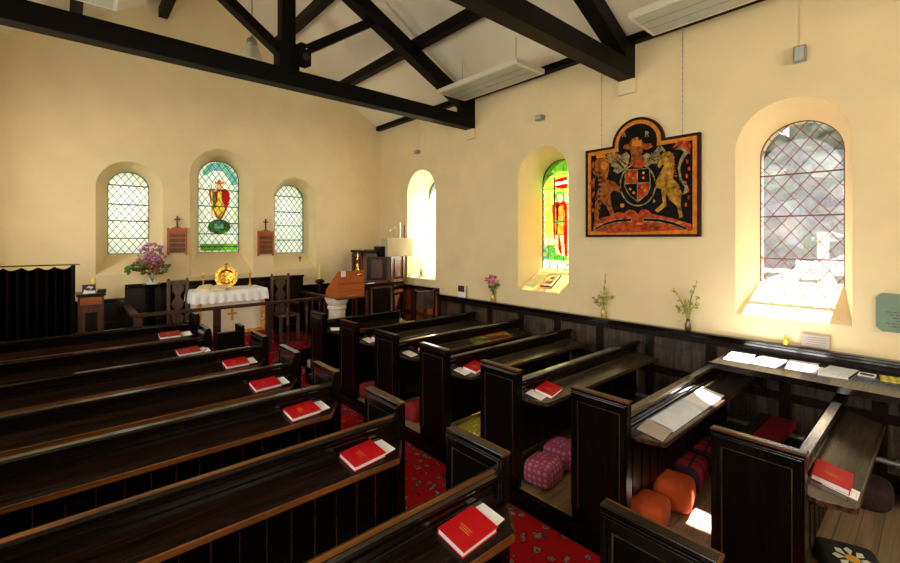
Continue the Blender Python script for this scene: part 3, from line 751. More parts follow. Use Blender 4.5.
# black box with white top among the orange hassocks
bb = empty('book_box', (3.80, 1.06, PZ), 'black open box with white papers on the sunlit boards', 'box', rot=(0, 0, .3))
B('box_side', -.15, .15, -.11, -.10, 0, .10, M['a_black'], bb); B('box_side', -.15, .15, .10, .11, 0, .10, M['a_black'], bb); B('box_side', -.15, -.14, -.10, .10, 0, .10, M['a_black'], bb); B('box_side', .14, .15, -.10, .10, 0, .10, M['a_black'], bb); B('papers', -.135, .135, -.095, .095, 0, .06, M['paper'], bb)
bn = empty('wall_bench', (4.46, .98, .12), 'low black bench against the wall below the paper shelf', 'bench')
B('seat', -.46, .44, -.07, .17, .31, .35, M['black'], bn, w=.004)
for a_, b_ in ((-.44, -.05), (.38, -.05), (-.44, .11), (.38, .11)): B('leg', a_, a_+.05, b_, b_+.05, 0, .31, M['black'], bn)
cu = empty('seat_cushion', (4.46, .98, .471), 'dark red seat cushion with a black stripe below the paper shelf', 'cushion')
bev(B('cushion_red', -.44, .42, -.11, .08, .001, .06, M['dark_red'], cu), .015, 3)
bev(B('cushion_black', -.44, .42, .081, .17, .001, .06, M['dark_cloth2'], cu), .015, 3)
hpz = empty('heating_pipe', (4.93, 0, .37), 'pale heating pipe running along the window wall panelling', 'pipe')
MB().tube([(0, -3.9, 0), (0, 5.8, 0)], .022, 10).build('pipe', M['steel'], hpz, smooth=True)
for y_ in (-2, -.5, .25, 1.1, 2.0, 2.9, 3.8, 4.7): B('pipe_clip', -.01, .035, y_-.01, y_+.01, -.03, .03, M['steel'], hpz)

# ================================================================== ROYAL ARMS BOARD
ab = empty('heraldic_board', (XW-.03, 2.37, 2.17), 'large painted board of lion and unicorn arms with arched top, hung by chains', 'painting')
AO = ab.location
def bo(off, n=20):
    y0, y1, z0, z1 = 1.685+off, 3.008-off, 2.175+off, 3.262-off; yc, r = 2.35, .30-off; zc = 3.25
    dz = z1-zc; a0 = math.asin(max(-1, min(1, dz/r)))
    arcp = [(yc+r*math.cos(a0+(PI-2*a0)*i/n), zc+r*math.sin(a0+(PI-2*a0)*i/n)) for i in range(n+1)]
    return [(y0, z0), (y0, z1)] + arcp[::-1] + [(y1, z1), (y1, z0)]
for nm, off, t0, t1, m in (('frame', 0, .0, .045, 'a_rim'), ('gilt_border', .028, .0, .049, 'a_orange'), ('painted_ground', .072, .0, .052, 'a_black')):
    MB().prism([Vector((XW-.004, a, b))-AO for a, b in bo(off)], (-t1, 0, 0)).build(nm, M[m], ab)
# hollow look: thin raised outer moulding
out, inn = bo(0), bo(.016); mb = MB()
for k in range(len(out)):
    j = (k+1) % len(out)
    mb.prism([Vector((XW-.048, *q))-AO for q in (out[k], out[j], inn[j], inn[k])], (-.018, 0, 0))
mb.build('outer_moulding', M['a_rim'], ab)
def ap(name, uv, m, lv=0):
    pts = [onX(575+x/4.17, 110+y/4.17, XW-.0565-.001*lv)-AO for x, y in uv]
    return MB().prism(pts, (-.0012, 0, 0)).build(name, M[m], ab)
ap('painted_mound', [(75,505),(80,465),(110,450),(150,440),(180,425),(205,430),(225,415),(250,420),(262,435),(280,412),(305,418),(320,432),(350,440),(400,450),(440,462),(485,475),(488,505),(440,500),(300,508),(150,512)], 'a_red')
def band(name, up, lo, m, lv): return ap(name, up+lo[::-1], m, lv)
band('painted_scroll', [(80,492),(120,470),(170,455),(236,450)], [(84,502),(124,483),(172,470),(236,466)], 'a_cream', 1)
band('painted_scroll', [(84,494),(121,473),(171,458),(234,453)], [(86,499),(124,480),(172,467),(234,463)], 'a_black', 2)
band('painted_scroll', [(284,450),(350,452),(410,465),(470,492)], [(284,466),(350,468),(408,481),(464,502)], 'a_cream', 1)
band('painted_scroll', [(286,453),(350,455),(410,468),(466,492)], [(286,463),(350,465),(408,478),(464,499)], 'a_black', 2)
ap('painted_mantling', [(145,185),(165,178),(190,190),(215,175),(228,190),(222,225),(205,250),(180,265),(160,255),(165,240),(150,232),(160,222),(145,210)], 'a_cream', 1)
ap('painted_mantling', [(350,150),(368,165),(350,180),(362,195),(340,205),(345,222),(318,225),(298,240),(285,220),(282,190),(300,178),(320,190),(335,168)], 'a_cream', 1)
for a, b in (((160,200),(205,240)), ((165,190),(215,225)), ((300,200),(340,210)), ((300,215),(345,190))):
    ap('painted_mantling', [a, (a[0]+4, a[1]-5), b, (b[0]-4, b[1]+5)], 'a_black', 2)
ap('painted_lion', [(85,215),(100,188),(125,192),(142,220),(142,250),(132,290),(165,300),(195,330),(192,345),(160,335),(147,350),(152,400),(168,440),(150,440),(130,400),(112,385),(102,420),(97,470),(80,472),(82,410),(88,360),(100,320),(95,280),(80,250)], 'a_lion', 1)
ap('painted_lion_tail', [(88,380),(72,360),(70,300),(80,270),(66,240),(74,215),(82,218),(78,240),(92,268),(82,300),(82,350),(94,372)], 'a_lion', 1)
ap('painted_lion_face', ell(122, 232, 15, 17), 'a_orange', 2)
ap('painted_lion_crown', [(88,200),(90,180),(100,190),(108,176),(116,190),(126,180),(126,200)], 'a_orange', 2)
ap('painted_unicorn', [(350,215),(365,180),(395,172),(413,195),(415,245),(408,285),(432,312),(445,345),(440,395),(450,445),(436,450),(425,400),(395,375),(378,345),(382,400),(345,428),(333,418),(366,388),(360,330),(328,322),(320,306),(342,288),(372,230),(358,222)], 'a_horn', 1)
ap('painted_unicorn_tail', [(445,355),(468,345),(472,320),(445,285),(438,240),(455,200),(478,170),(470,150),(440,150),(415,165),(440,165),(455,175),(440,200),(428,240),(436,290),(458,322),(455,338)], 'a_cream', 1)
ap('painted_foliage', [(405,160),(430,128),(470,125),(485,150),(478,185),(460,165),(435,150)], 'a_red', 2)
ap('painted_garter', ell(262, 312, 76, 90, 32), 'a_cream', 1)
ap('painted_garter', ell(262, 312, 70, 84, 32), 'a_black', 2)
ap('painted_shield', [(208,248),(312,242),(316,320),(300,355),(262,385),(225,355),(206,320)], 'a_cream', 3)
ap('painted_quarter', [(211,251),(258,248),(258,303),(209,306)], 'a_red', 4)
ap('painted_quarter', [(262,248),(309,245),(312,300),(262,303)], 'a_black', 4)
ap('painted_quarter', [(209,310),(258,307),(258,378),(227,352),(209,320)], 'a_black', 4)
ap('painted_quarter', [(262,307),(312,304),(312,320),(298,352),(262,378)], 'a_red', 4)
for x, y in ((225,268),(242,284),(285,262),(285,283),(230,330),(245,345),(280,322),(292,335)): ap('painted_charge', ell(x, y, 6, 6, 8), 'a_orange', 5)
ap('painted_crest', [(232,215),(236,190),(228,165),(200,160),(205,145),(225,142),(238,120),(262,112),(272,125),(290,140),(318,140),(325,155),(300,165),(282,165),(278,190),(292,212),(276,232),(248,232)], 'a_lion', 3)
ap('painted_crest_crown', [(236,150),(240,122),(250,132),(258,112),(266,132),(277,122),(278,150)], 'a_orange', 4)
ap('painted_ribbon', [(222,222),(245,210),(280,210),(300,222),(280,240),(245,240)], 'a_red', 4)
ap('painted_rose', ell(197, 398, 9, 9, 10), 'a_orange', 2)
ap('painted_rose', ell(330, 380, 8, 9, 3), 'a_cream', 2)
ap('painted_letter_R', [(292,112),(292,88),(304,88),(308,95),(304,101),(309,112),(304,112),(299,102),(297,102),(297,112)], 'a_cream', 3)
ap('painted_letter', [(196,112),(203,90),(208,90),(212,112),(208,112),(206,103),(202,103),(200,112)], 'a_cream', 3)
for k in range(9):   # mane, fur and mantling strokes
    t_ = k/8
    ap('painted_mane', [(400+18*t_-8*t_*t_, 178+95*t_), (412+16*t_, 182+90*t_), (404+18*t_, 188+92*t_)], 'a_red', 2)
    ap('painted_fur', [(96+5*math.sin(k*2), 255+20*k), (112+4*math.sin(k), 262+19*k), (100, 268+20*k)], 'a_rim', 3)
for k in range(10):
    a_ = PI*(.15+.7*k/9); cx_, cy_ = 190, 235
    ap('painted_feather', [(cx_+18*math.cos(a_+.6), cy_-18*math.sin(a_+.6)), (cx_-8+58*math.cos(a_+.5), cy_-62*math.sin(a_)), (cx_-2+52*math.cos(a_+.42), cy_-56*math.sin(a_-.12))], 'a_horn' if k % 2 else 'a_cream', 3)
    cx_ = 322
    ap('painted_feather', [(cx_+12*math.cos(a_), cy_-18*math.sin(a_)), (cx_+40*math.cos(a_-.3), cy_-62*math.sin(a_)), (cx_+34*math.cos(a_-.4), cy_-54*math.sin(a_-.1))], 'a_horn' if k % 2 else 'a_cream', 3)
for k in range(7):
    ap('painted_leaf_curl', ell(75+8*math.sin(k*2.1), 250+k*28, 5, 9, 8), 'a_red', 1); ap('painted_leaf_curl', ell(468+8*math.sin(k*1.7), 215+k*30, 5, 10, 8), 'a_red', 1)
    ap('painted_flourish', ell(105+k*55, 478+8*math.sin(k*1.9), 14, 6, 10), 'a_orange' if k % 3 == 0 else 'a_lion', 2)
ap('painted_muzzle', [(352,215),(343,232),(352,242),(368,225)], 'a_horn', 2)
ap('painted_horse_horn', [(372,180),(352,140),(380,172)], 'a_cream', 2)
ap('painted_black_dot', ell(388, 195, 4, 4, 8), 'a_black', 3)  # plain black dot of paint on the unicorn
def chain(name, p0, p1, label, m='steel', r=.005):
    mb = MB(); p0 = Vector(p0); p1 = Vector(p1); L = (p1-p0).length; n = int(L/.03)
    for i in range(n):
        a = p0+(p1-p0)*(i/n); b = p0+(p1-p0)*((i+.8)/n); mb.tube([a, b], r*(1 if i % 2 else .6), 5)
    o = mb.build(name, M[m]); return tag(o, label, 'chain', 'chains holding the heraldic board')
y1, y2 = onX(601, 140, XW-.05).y, onX(682, 130, XW-.05).y
for y, nm in ((y1, 'lion'), (y2, 'unicorn')): chain('hanging_chain', (XW-.035, y, 3.27), (XW-.035, y, EAVE-.02), 'thin chain holding the painted board on its %s side' % nm)

# ------------------------------------------------------------------ wall fittings
def fitting(u, v, label, nm='wall_light', size=(.07, .10, .12), conduit=True, tilt=0):
    p = onX(u, v, XW-.04); r = empty(nm, p, label, 'wall light' if nm == 'wall_light' else 'sensor', rot=(0, tilt, 0))
    w, d, h = size
    bev(B('housing', -w/2, w/2+.0, -d/2, d/2, -h/2, h/2, M['steel'], r), .006)
    B('lens', -w/2-.006, -w/2, -d/2+.012, d/2-.012, -h/2+.012, h/2-.012, M['grey_glass'], r)
    if conduit: MB().box(.030, .040, -.007, .007, h/2, EAVE-.04-p.z if EAVE-.04-p.z > h/2 else h/2+.05).build('conduit', M['wall'], r)
    return r
fitting(800, 54, 'small grey box light on the wall above the clear window', size=(.06, .09, .14))
fitting(540, 118, 'small angled spotlight above the stained glass window', size=(.09, .11, .07), tilt=.0)
fitting(417, 152, 'small angled spotlight near the corner above the bright window', size=(.09, .10, .06), tilt=.0)
# slate plaque
pq = onX(876, 332, XW-.01); pr = empty('slate_plaque', (XW-.012, .02, 1.55), 'green slate tablet with clipped corners at the wall by the window', 'plaque')
pA, pB = onX(876, 300, XW), onX(876, 326, XW); ztop, zbot = onX(885, 293, XW).z, onX(885, 331, XW).z
y1 = pA.y; y0 = y1-.52; cc = .035
MB().prism([Vector((XW-.001, a, b))-pr.location for a, b in ((y0+cc, zbot), (y1-cc, zbot), (y1, zbot+cc), (y1, ztop-cc), (y1-cc, ztop), (y0+cc, ztop), (y0, ztop-cc), (y0, zbot+cc))], (-.022, 0, 0)).build('tablet', M['green_slate'], pr)
mb = MB(); h = ztop-zbot
for k, (a, b) in enumerate(((.06, .46), (.08, .44), (.10, .42), (.12, .40), (.06, .46), (.09, .43))):
    z = zbot+h*(.52-.075*k); y = y1-a
    while y > y1-b:
        w = random.uniform(.02, .05); mb.box(XW-.0245-pr.location.x, XW-.023-pr.location.x, y-w-pr.location.y, y-pr.location.y, z-.005-pr.location.z, z+.005-pr.location.z); y -= w+.012
mb.build('engraved_text', M['ink'], pr)
# notice and yellow object on the rail
p = onX(801, 335, XW-.02); q = onX(830, 350, XW-.02)
no = empty('notice_card', (XW-.03, (p.y+q.y)/2, 1.185), 'wide faded notice card standing on the wall rail below the window', 'notice')
B('card', .0, .012, -abs(p.y-q.y)/2, abs(p.y-q.y)/2, 0, .115, M['notice'], no)
mb = MB()
for k in range(4): mb.box(-.001, .0, -abs(p.y-q.y)/2+.02, abs(p.y-q.y)/2-.03-.02*(k % 2), .03+.02*k, .034+.02*k)
mb.build('printed_lines', M['ink'], no)
p = onX(786, 340, XW-.035)
MBy = MB().lathe([(.022, 0), (.024, .03), (.018, .055), (.008, .065), (.008, .085)]); tag(MBy.build('candle_cup', M['yellow_card'], None, (XW-.045, p.y, 1.181)), 'small yellow holder standing on the wall rail beside the notice', 'holder')

# ------------------------------------------------------------------ heaters
def heater(loc, label, L=1.52, w=.56, top=None):
    r = empty('radiant_heater', loc, label, 'heater', 'radiant heaters')
    bev(B('casing', -w/2, w/2, -L/2, L/2, 0, .06, M['white_metal'], r), .006)
    B('emitter', -w/2+.04, w/2-.04, -L/2+.06, L/2-.04, -.004, .001, M['grey_glass'], r)
    mb = MB()
    for k in (1, 2): mb.box(-w/2+.04+(w-.08)*k/3-.004, -w/2+.04+(w-.08)*k/3+.004, -L/2+.06, L/2-.04, -.007, -.003)
    mb.build('divider', M['steel'], r)
    for y in (-L/2+.25, L/2-.25):
        mb = MB(); ztop = EAVE+PITCH*(XW-loc[0]) if loc[0] > CX else EAVE+PITCH*(loc[0]-XL)
        mb.tube([(0, y, .06), (0, y, ztop-loc[2]-.01)], .005, 6).build('hanging_wire', M['steel'], r)
    return r
heater((4.42, 4.22, 4.31), 'long white radiant heater hung by wires beside the altar-end truss').rotation_euler = (0, 0, 0)
heater((4.42, 1.30, 4.31), 'long white radiant heater above the window wall nearer the camera')
heater((.14, 5.62, 4.62), 'white radiant heater seen above the tie beam on the curtain side', .66, .56)
# pendant lamp
pl = onY(252, 62, 6.4); r = empty('pendant_lamp', (pl.x, 6.4, 4.62), 'opal glass bell pendant lamp hanging on a chain', 'lamp')
MB().lathe([(.15, 0), (.14, .03), (.12, .12), (.085, .20), (.07, .22), (.065, .21), (.11, .11), (.135, .02)], n=24).build('lamp_shade', M['shade'], r, smooth=True)
MB().lathe([(.072, .21), (.075, .27), (.06, .32), (.03, .34), (.01, .37)], n=20).build('fitting', M['steel'], r, smooth=True)
mb = MB(); z = .36
while z < RIDGE-4.62-.05: mb.tube([(0, 0, z), (0, 0, z+.022)], .008, 6); z += .03
mb.build('chain', M['steel'], r)
# loudspeaker on the king post
p = onY(298, 66, 4.97); r = empty('loudspeaker', (2.09, 4.97, 4.18), 'small black loudspeaker on the king post foot', 'loudspeaker', rot=(0, 0, .2))
bev(B('cabinet', -.07, .07, -.06, .07, .0, .24, M['a_black'], r), .006); MB().lathe([(.045, 0), (.045, .006), (.02, .002)], n=16).build('cone', M['frame_black'], r, (0, -.06, .09), rot=(PI/2, 0, 0)); MB().ico((0, -.065, .18), .008).build('indicator', M['white_china'], r)

# ================================================================== CHANCEL
# hymn boards
def hymn_board(uc, v0, v1, wpx, label):
    a = onY(uc-wpx/2, v1, YE-.02); b = onY(uc+wpx/2, v0+12, YE-.02); top = onY(uc, v0, YE-.02).z
    w = b.x-a.x; hh = b.z-a.z; r = empty('hymn_board', ((a.x+b.x)/2, YE-.005, a.z), label, 'hymn board', 'hymn boards')
    B('backboard', -w/2+.015, w/2-.015, -.02, -.002, .03, hh-.02, M['board_oak'], r)
    for s in (-1, 1): bev(B('side_post', s*w/2-(.025 if s > 0 else 0), s*w/2+(.025 if s < 0 else 0), -.04, -.002, 0, hh, M['red_oak'], r), .003)
    mb = MB(); 
    for k in range(5): mb.box(-w/2+.025, w/2-.025, -.032, -.02, .03+k*(hh-.12)/4, .045+k*(hh-.12)/4)
    mb.build('number_rail', M['red_oak'], r)
    n = 10; pts = [(-w/2+.02, -.03, hh-.09)] + [(-w/2+.02+(w-.04)*i/n, -.03, hh-.03+.05*math.sin(PI*i/n)) for i in range(n+1)] + [(w/2-.02, -.03, hh-.09)]
    MB().prism(pts, (0, .02, 0)).build('arched_head', M['red_oak'], r)
    ct = top-a.z
    MB().box(-.010, .010, -.03, -.012, hh, ct).box(-.04, .04, -.029, -.013, ct-.065, ct-.045).build('cross', M['brown'], r)
    return r
hymn_board(177, 216, 255, 20, 'dark wooden hymn board with cross above the flower vase')
hymn_board(265.5, 219, 256, 16, 'narrow wooden hymn board with cross beside the window nearer the lectern')

# altar
ay0, ay1 = 7.2, 7.72; ax0, ax1 = onY(196, 300, ay0).x, onY(265, 300, ay0).x
az = 1.36
r = empty('altar', ((ax0+ax1)/2, (ay0+ay1)/2, FZ), 'altar with cream frontal, gold edge strips and gold cross', 'altar')
hw = (ax1-ax0)/2; hd = (ay1-ay0)/2; hh = az-FZ
B('table_body', -hw, hw, -hd, hd, 0, hh, M['frontal'], r, w=.01)
for s in (-1, 1): B('edge_strip', *sorted((s*hw, s*(hw-.07))), -hd-.008, -hd, .0, hh-.02, M['gold_cloth'], r)
B('bottom_band', -hw+.07, hw-.07, -hd-.007, -hd, 0, .05, M['gold_cloth'], r)
MB().box(-.018, .018, -hd-.012, -hd, .21, .38).box(-.07, .07, -hd-.011, -hd-.001, .30, .33).build('gold_cross', M['gold_ink'], r)
# altar cloth: scalloped hanging edge
bm = bmesh.new(); over = .045; nx = 60; 
def ring(z, dx, sc): 
    pts = []
    X = hw+.03+dx; Y = hd+.012+dx
    for i in range(nx): pts.append((-X+2*X*i/nx, -Y))
    for i in range(20): pts.append((X, -Y+2*Y*i/20))
    for i in range(nx): pts.append((X-2*X*i/nx, Y))
    for i in range(20): pts.append((-X, Y-2*Y*i/20))
    out = []
    for k, (x, y) in enumerate(pts):
        zz = z-sc*abs(math.sin(k*.55))*.02; wob = sc*.012*math.sin(k*.9)
        out.append(bm.verts.new((x+(wob if abs(y) < Y else 0), y-(wob if y < 0 else -wob), zz)))
    return out
rs = [ring(hh+.012, -.02, 0), ring(hh+.006, .0, 0), ring(hh-.05, .012, .4), ring(hh-.15, .02, 1)]
for A, C_ in zip(rs, rs[1:]):
    for k in range(len(A)): bm.faces.new((A[k], A[(k+1)%len(A)], C_[(k+1)%len(A)], C_[k]))
bm.faces.new(rs[0][::-1])
me = bpy.data.meshes.new('altar_cloth'); bm.to_mesh(me); bm.free(); me.materials.append(M['white_linen'])
o = bpy.data.objects.new('altar_cloth', me); COL.objects.link(o); o.location = r.location
so = o.modifiers.new('s', 'SOLIDIFY'); so.thickness = .004
tag(o, 'white lace-edged cloth draped over the altar top', 'altar cloth')
AT = az+.013
# alms dish on a stand
p = onY(226, 280, 7.45); r = empty('alms_dish', (p.x, 7.45, AT), 'round polished brass dish with a small cross standing on the altar', 'dish')
mb = MB(); mb.lathe([(.0, 0), (.085, .004), (.10, .012), (.125, .02), (.165, .022), (.165, .028), (.12, .028), (.09, .02), (.0, .012)], n=32); mb.build('dish', M['brass'], r, (0, 0, .18), rot=(PI/2-.12, 0, 0))
mb = MB()
for k in range(12): mb.ico((.145*math.cos(k*PI/6), .145*math.sin(k*PI/6), .03), .014)
for k in range(6): mb.ico((.06*math.cos(k*PI/3), .06*math.sin(k*PI/3), .022), .022)
mb.build('embossing', M['gold'], r, (0, -.004, .18), rot=(PI/2-.12, 0, 0), smooth=True)
MB().box(-.007, .007, -.02, -.006, .33, .42).box(-.03, .03, -.02, -.006, .375, .39).lathe([(.04, .32), (.02, .345)], n=10).build('cross', M['brass'], r)
MB().lathe([(.06, 0), (.05, .015), (.02, .03)], n=20).build('stand', M['brass'], r)
# open book on a rest
p = onZ(218, 290, az+.06)
r = empty('altar_book', (onY(212, 290, 7.36).x, 7.36, AT), 'open cream service book on a sloping rest on the altar', 'book', rot=(.0, 0, -.45))
MB().prism([(-.17, -.13, 0), (-.17, .10, 0), (-.17, .10, .05), (-.17, -.13, .01)], (.34, 0, 0)).build('book_rest', M['gold_cloth'], r)
for s in (-1, 1):
    n = 6; mb = MB(); pr_ = [(s*.003+s*.20*i/n, .022*math.sin(PI*(i/n)**.7)+.014) for i in range(n+1)]
    pts = [(x, -.14, .0+z) for x, z in pr_]+[(pr_[-1][0], -.14, .010), (pr_[0][0], -.14, .010)]
    mb.prism([(a, b, c) for a, b, c in pts], (0, .26, .045)).build('page_block', M['cream_page'], r)
def candlestick(name, loc, hgt, m, label, cat='candlestick', base=.045, candle=0, cm='candle', grp=None, stand=.0):
    r = empty(name, loc, label, cat, grp)
    MB().lathe([(base, 0), (base, .012), (base*.5, .03), (base*.22, .06), (base*.35, hgt*.3), (base*.2, hgt*.45), (base*.38, hgt*.55), (base*.2, hgt*.7), (base*.25, hgt*.9), (base*.7, hgt*.94), (base*.75, hgt*.97), (base*.3, hgt)], n=16).build('stick', M[m], r, smooth=True)
    if candle: MB().lathe([(base*.26, hgt-.01), (base*.26, hgt+candle), (.002, hgt+candle+.012)], n=12).build('candle', M[cm], r)
    return r
p1 = onY(203, 285, 7.6); candlestick('candlestick', (p1.x, 7.6, AT), .22, 'brass', 'small brass candlestick on the altar behind the open book', candle=.06)
p1 = onY(250, 285, 7.6); candlestick('candlestick', (p1.x, 7.6, AT), .22, 'brass', 'small brass candlestick on the altar at the dish\'s lectern side', candle=.06)
p1 = onY(313, 300, 7.45); candlestick('standing_candlestick', (3.44, 7.45, CZ), .98, 'a_rim', 'tall dark floor candlestick with yellow candle behind the rail', base=.11, candle=.24)

# carved chairs either side of the altar
def carved_chair(u0, u1, vtop, label, y=7.55):
    a = onY(u0, vtop, y); b = onY(u1, vtop, y); w = b.x-a.x; top = a.z-CZ
    r = empty('carved_chair', ((a.x+b.x)/2, y, CZ), label, 'chair', 'carved chairs by the altar')
    for s in (-1, 1):
        bev(B('back_post', *sorted((s*w/2, s*(w/2-.045))), 0, .045, 0, top, M['chair'], r), .004)
        MB().ico((s*(w/2-.022), .022, top+.015), .022).build('finial', M['chair'], r, smooth=True)
        bev(B('front_leg', *sorted((s*w/2, s*(w/2-.045))), -.42, -.375, 0, .43, M['chair'], r), .004)
        bev(B('arm', *sorted((s*w/2, s*(w/2-.04))), -.40, 0, .62, .65, M['chair'], r), .004)
    bev(B('seat', -w/2, w/2, -.43, .04, .42, .46, M['chair'], r), .006)
    bev(B('top_rail', -w/2+.045, w/2-.045, .005, .04, top-.07, top, M['chair'], r), .006)
    n = 24; L_ = []; h0, h1 = .46, top-.07
    for i in range(n+1):
        q = i/n; L_.append((w*.20+w*.09*math.sin(q*PI*5), h0+(h1-h0)*q))
    MB().prism([(-x, .012, z) for x, z in L_]+[(x, .012, z) for x, z in L_[::-1]], (0, .018, 0)).build('splat', M['chair'], r)
    return r
carved_chair(167, 189, 281, 'carved high-backed chair beside the altar under the hymn board and flowers')
carved_chair(271, 290, 276, 'carved high-backed chair beside the altar on the lectern side')

# communion rail
RZ = 1.205; rx0, rx1 = .66, 3.26; ry = 6.75
r = empty('communion_rail', (rx0, ry, CZ), 'brown oak communion rail with turned balusters before the altar', 'altar rail')
rl = RZ-CZ
bev(B('front_rail', 0, rx1-rx0, -.035, .035, rl-.045, rl, M['rail_oak'], r), .008)
bev(B('return_rail', -.045, .045, .045, YE-ry-.10, rl-.045, rl, M['rail_oak'], r), .008)
bev(B('return_rail', rx1-rx0-.045, rx1-rx0+.045, .045, YE-ry-.10, rl-.045, rl, M['rail_oak'], r), .008)
for x in (onY(203.5, 320, ry).x*0+onY(217, 320, ry).x, onY(268.5, 320, ry).x, rx0+.03, rx1-.03):
    bev(B('post', x-rx0-.045, x-rx0+.045, -.035, .035, 0, rl-.045, M['rail_oak'], r), .006)
for u in (288, 307):
    x = onY(u, 320, ry).x-rx0
    MB().lathe([(.025, 0), (.03, .03), (.018, .06), (.026, .2), (.018, .34), (.028, .36), (.018, .38), (.026, .55), (.02, rl-.06)], (x, 0, 0), 12).build('baluster', M['rail_oak'], r, smooth=True)
for y in (.3, .6, .9):
    MB().lathe([(.025, 0), (.03, .03), (.018, .06), (.026, .2), (.018, .34), (.028, .36), (.018, .38), (.026, .55), (.02, rl-.06)], (rx1-rx0, y, 0), 12).build('baluster', M['rail_oak'], r, smooth=True)

# big flower arrangement in a white vase on a pedestal
fx = onY(152, 283, 7.70).x
fb = onY(152, 284, 7.70).z
r = empty('flower_pedestal', (fx, 7.70, CZ), 'dark pedestal carrying the large flower vase', 'pedestal')
MB().lathe([(.11, 0), (.11, .03), (.04, .06), (.03, .5), (.04, fb-CZ-.06), (.12, fb-CZ-.02), (.12, fb-CZ)], n=20).build('column', M['black'], r)
r = MB().lathe([(.07, 0), (.07, .02), (.03, .03), (.04, .06), (.055, .12), (.06, .16), (.05, .16), (.03, .05)], n=20).build('flower_vase', M['white_china'], None, (fx, 7.70, fb+.001), smooth=True)
tag(r, 'white china vase holding the large bouquet near the cabinet', 'vase')
def blobs(mbs, pts, rr, sub=1, jit=.25):
    for p in pts: mbs.ico(p, random.uniform(*rr), sub, (1, 1, random.uniform(.6, 1)), jit)
r = empty('flower_bouquet', (fx, 7.66, fb+.15), 'large bouquet of lilac and rust flowers with green leaves', 'bouquet')
def cloud(u0, u1, v0, v1, n, y=7.66, dep=.13, rad=True):
    out = []
    while len(out) < n:
        a, b = random.uniform(-1, 1), random.uniform(-1, 1)
        if rad and a*a+b*b > 1: continue
        p = onY((u0+u1)/2+a*(u1-u0)/2, (v0+v1)/2+b*(v1-v0)/2, y); out.append(Vector((p.x, y+random.uniform(-dep, dep), p.z))-r.location)
    return out
mb = MB(); blobs(mb, cloud(137, 165, 243, 268, 130), (.014, .030)); mb.build('lilac_blossoms', M['lilac'], r)
mb = MB(); blobs(mb, cloud(134, 171, 258, 275, 80), (.014, .030)); mb.build('rust_blossoms', M['rustflower'], r)
mb = MB(); blobs(mb, cloud(127, 150, 262, 273, 40)+cloud(150, 170, 260, 275, 26)+cloud(123, 131, 264, 274, 12), (.016, .032)); mb.build('leaves', M['leaf'], r)
mb = MB()
for p in cloud(135, 168, 248, 270, 26): mb.tube([(0, .0, -.12), p*.5, p], .004, 5)
mb.build('stems', M['stem'], r)

# black curtain on a rod
cy = 6.86; zt = onY(50, 266, cy).z
r = empty('curtain', (-.4, cy, zt), 'black curtain with scalloped top hanging from a thin brass rod', 'curtain')
MB().tube([(-.68, 0, .01), (.53, 0, .01)], .009, 8).build('curtain_rod', M['brass'], r)
bm = bmesh.new(); n = 120; A = []; C_ = []
for i in range(n+1):
    x = -.68+1.13*i/n; y = .035*math.sin(i*.75); sg = .03*abs(math.sin(i*PI/15))
    A.append(bm.verts.new((x, y, -.012-sg))); C_.append(bm.verts.new((x, y*1.5, -zt+CZ+.01)))
for i in range(n): bm.faces.new((A[i], A[i+1], C_[i+1], C_[i]))
me = bpy.data.meshes.new('curtain_cloth'); bm.to_mesh(me); bm.free(); me.materials.append(M['curtain']); me.polygons.foreach_set('use_smooth', [True]*n)
o = bpy.data.objects.new('curtain_cloth', me); COL.objects.link(o); o.parent = r; o.modifiers.new('s', 'SOLIDIFY').thickness = .006
B('curtain_post', .45, .49, -.03, .03, -zt+CZ, .0, M['black'], r, w=.004)

# cabinet
cx0, cx1 = onY(78, 300, 7.4).x, onY(104, 300, 7.4).x; cz = onY(90, 294, 7.4).z
r = empty('side_cabinet', ((cx0+cx1)/2, 7.55, CZ), 'small brown panelled cabinet between curtain and communion rail', 'cabinet')
hw = (cx1-cx0)/2; hh = cz-CZ
B('body', -hw, hw, -.15, .2, 0, hh-.03, M['brown'], r, w=.004); B('top', -hw-.02, hw+.02, -.17, .22, hh-.03, hh, M['panel_dark'], r, w=.006)
d = B('door', -hw+.02, hw-.02, -.165, -.15, .05, hh-.16, M['brown'], r, w=.003)
B('door_panel', -hw+.07, hw-.07, -.168, -.164, .12, hh-.24, M['panel_dark'], d); B('drawer', -hw+.02, hw-.02, -.165, -.15, hh-.14, hh-.045, M['red_oak'], r, w=.003)
ct = cz+.001; mx = (cx0+cx1)/2
r = empty('propped_photograph', (mx-.02, 7.45, ct), 'propped black and white photograph on the small cabinet', 'photograph', rot=(-.15, 0, 0))
B('print', -.07, .07, 0, .008, .0, .12, M['photo_dark'], r)
MB().prism([(-.065, -.001, .0), (.065, -.001, .0), (.065, -.001, .035), (-.02, -.001, .04), (-.05, -.001, .055)], (0, -.002, 0)).build('white_lower_part', M['paper'], r)
MB().prism([(-.03, -.001, .075), (.0, -.001, .10), (.045, -.001, .085), (.0, -.001, .035), (.02, -.001, .075)], (0, -.002, 0)).build('white_figure', M['paper'], r)
tag(B('small_book', mx+.07, mx+.16, 7.45, 7.58, ct, ct+.045, M['panel_dark'], None, w=.004), 'small dark book lying on the cabinet beside the photograph', 'book')
tag(MB().lathe([(.028, 0), (.028, .19), (.003, .2)], n=14).build('pillar_candle', M['candle'], None, (mx+.03, 7.66, ct)), 'yellow pillar candle standing on the small cabinet', 'candle')

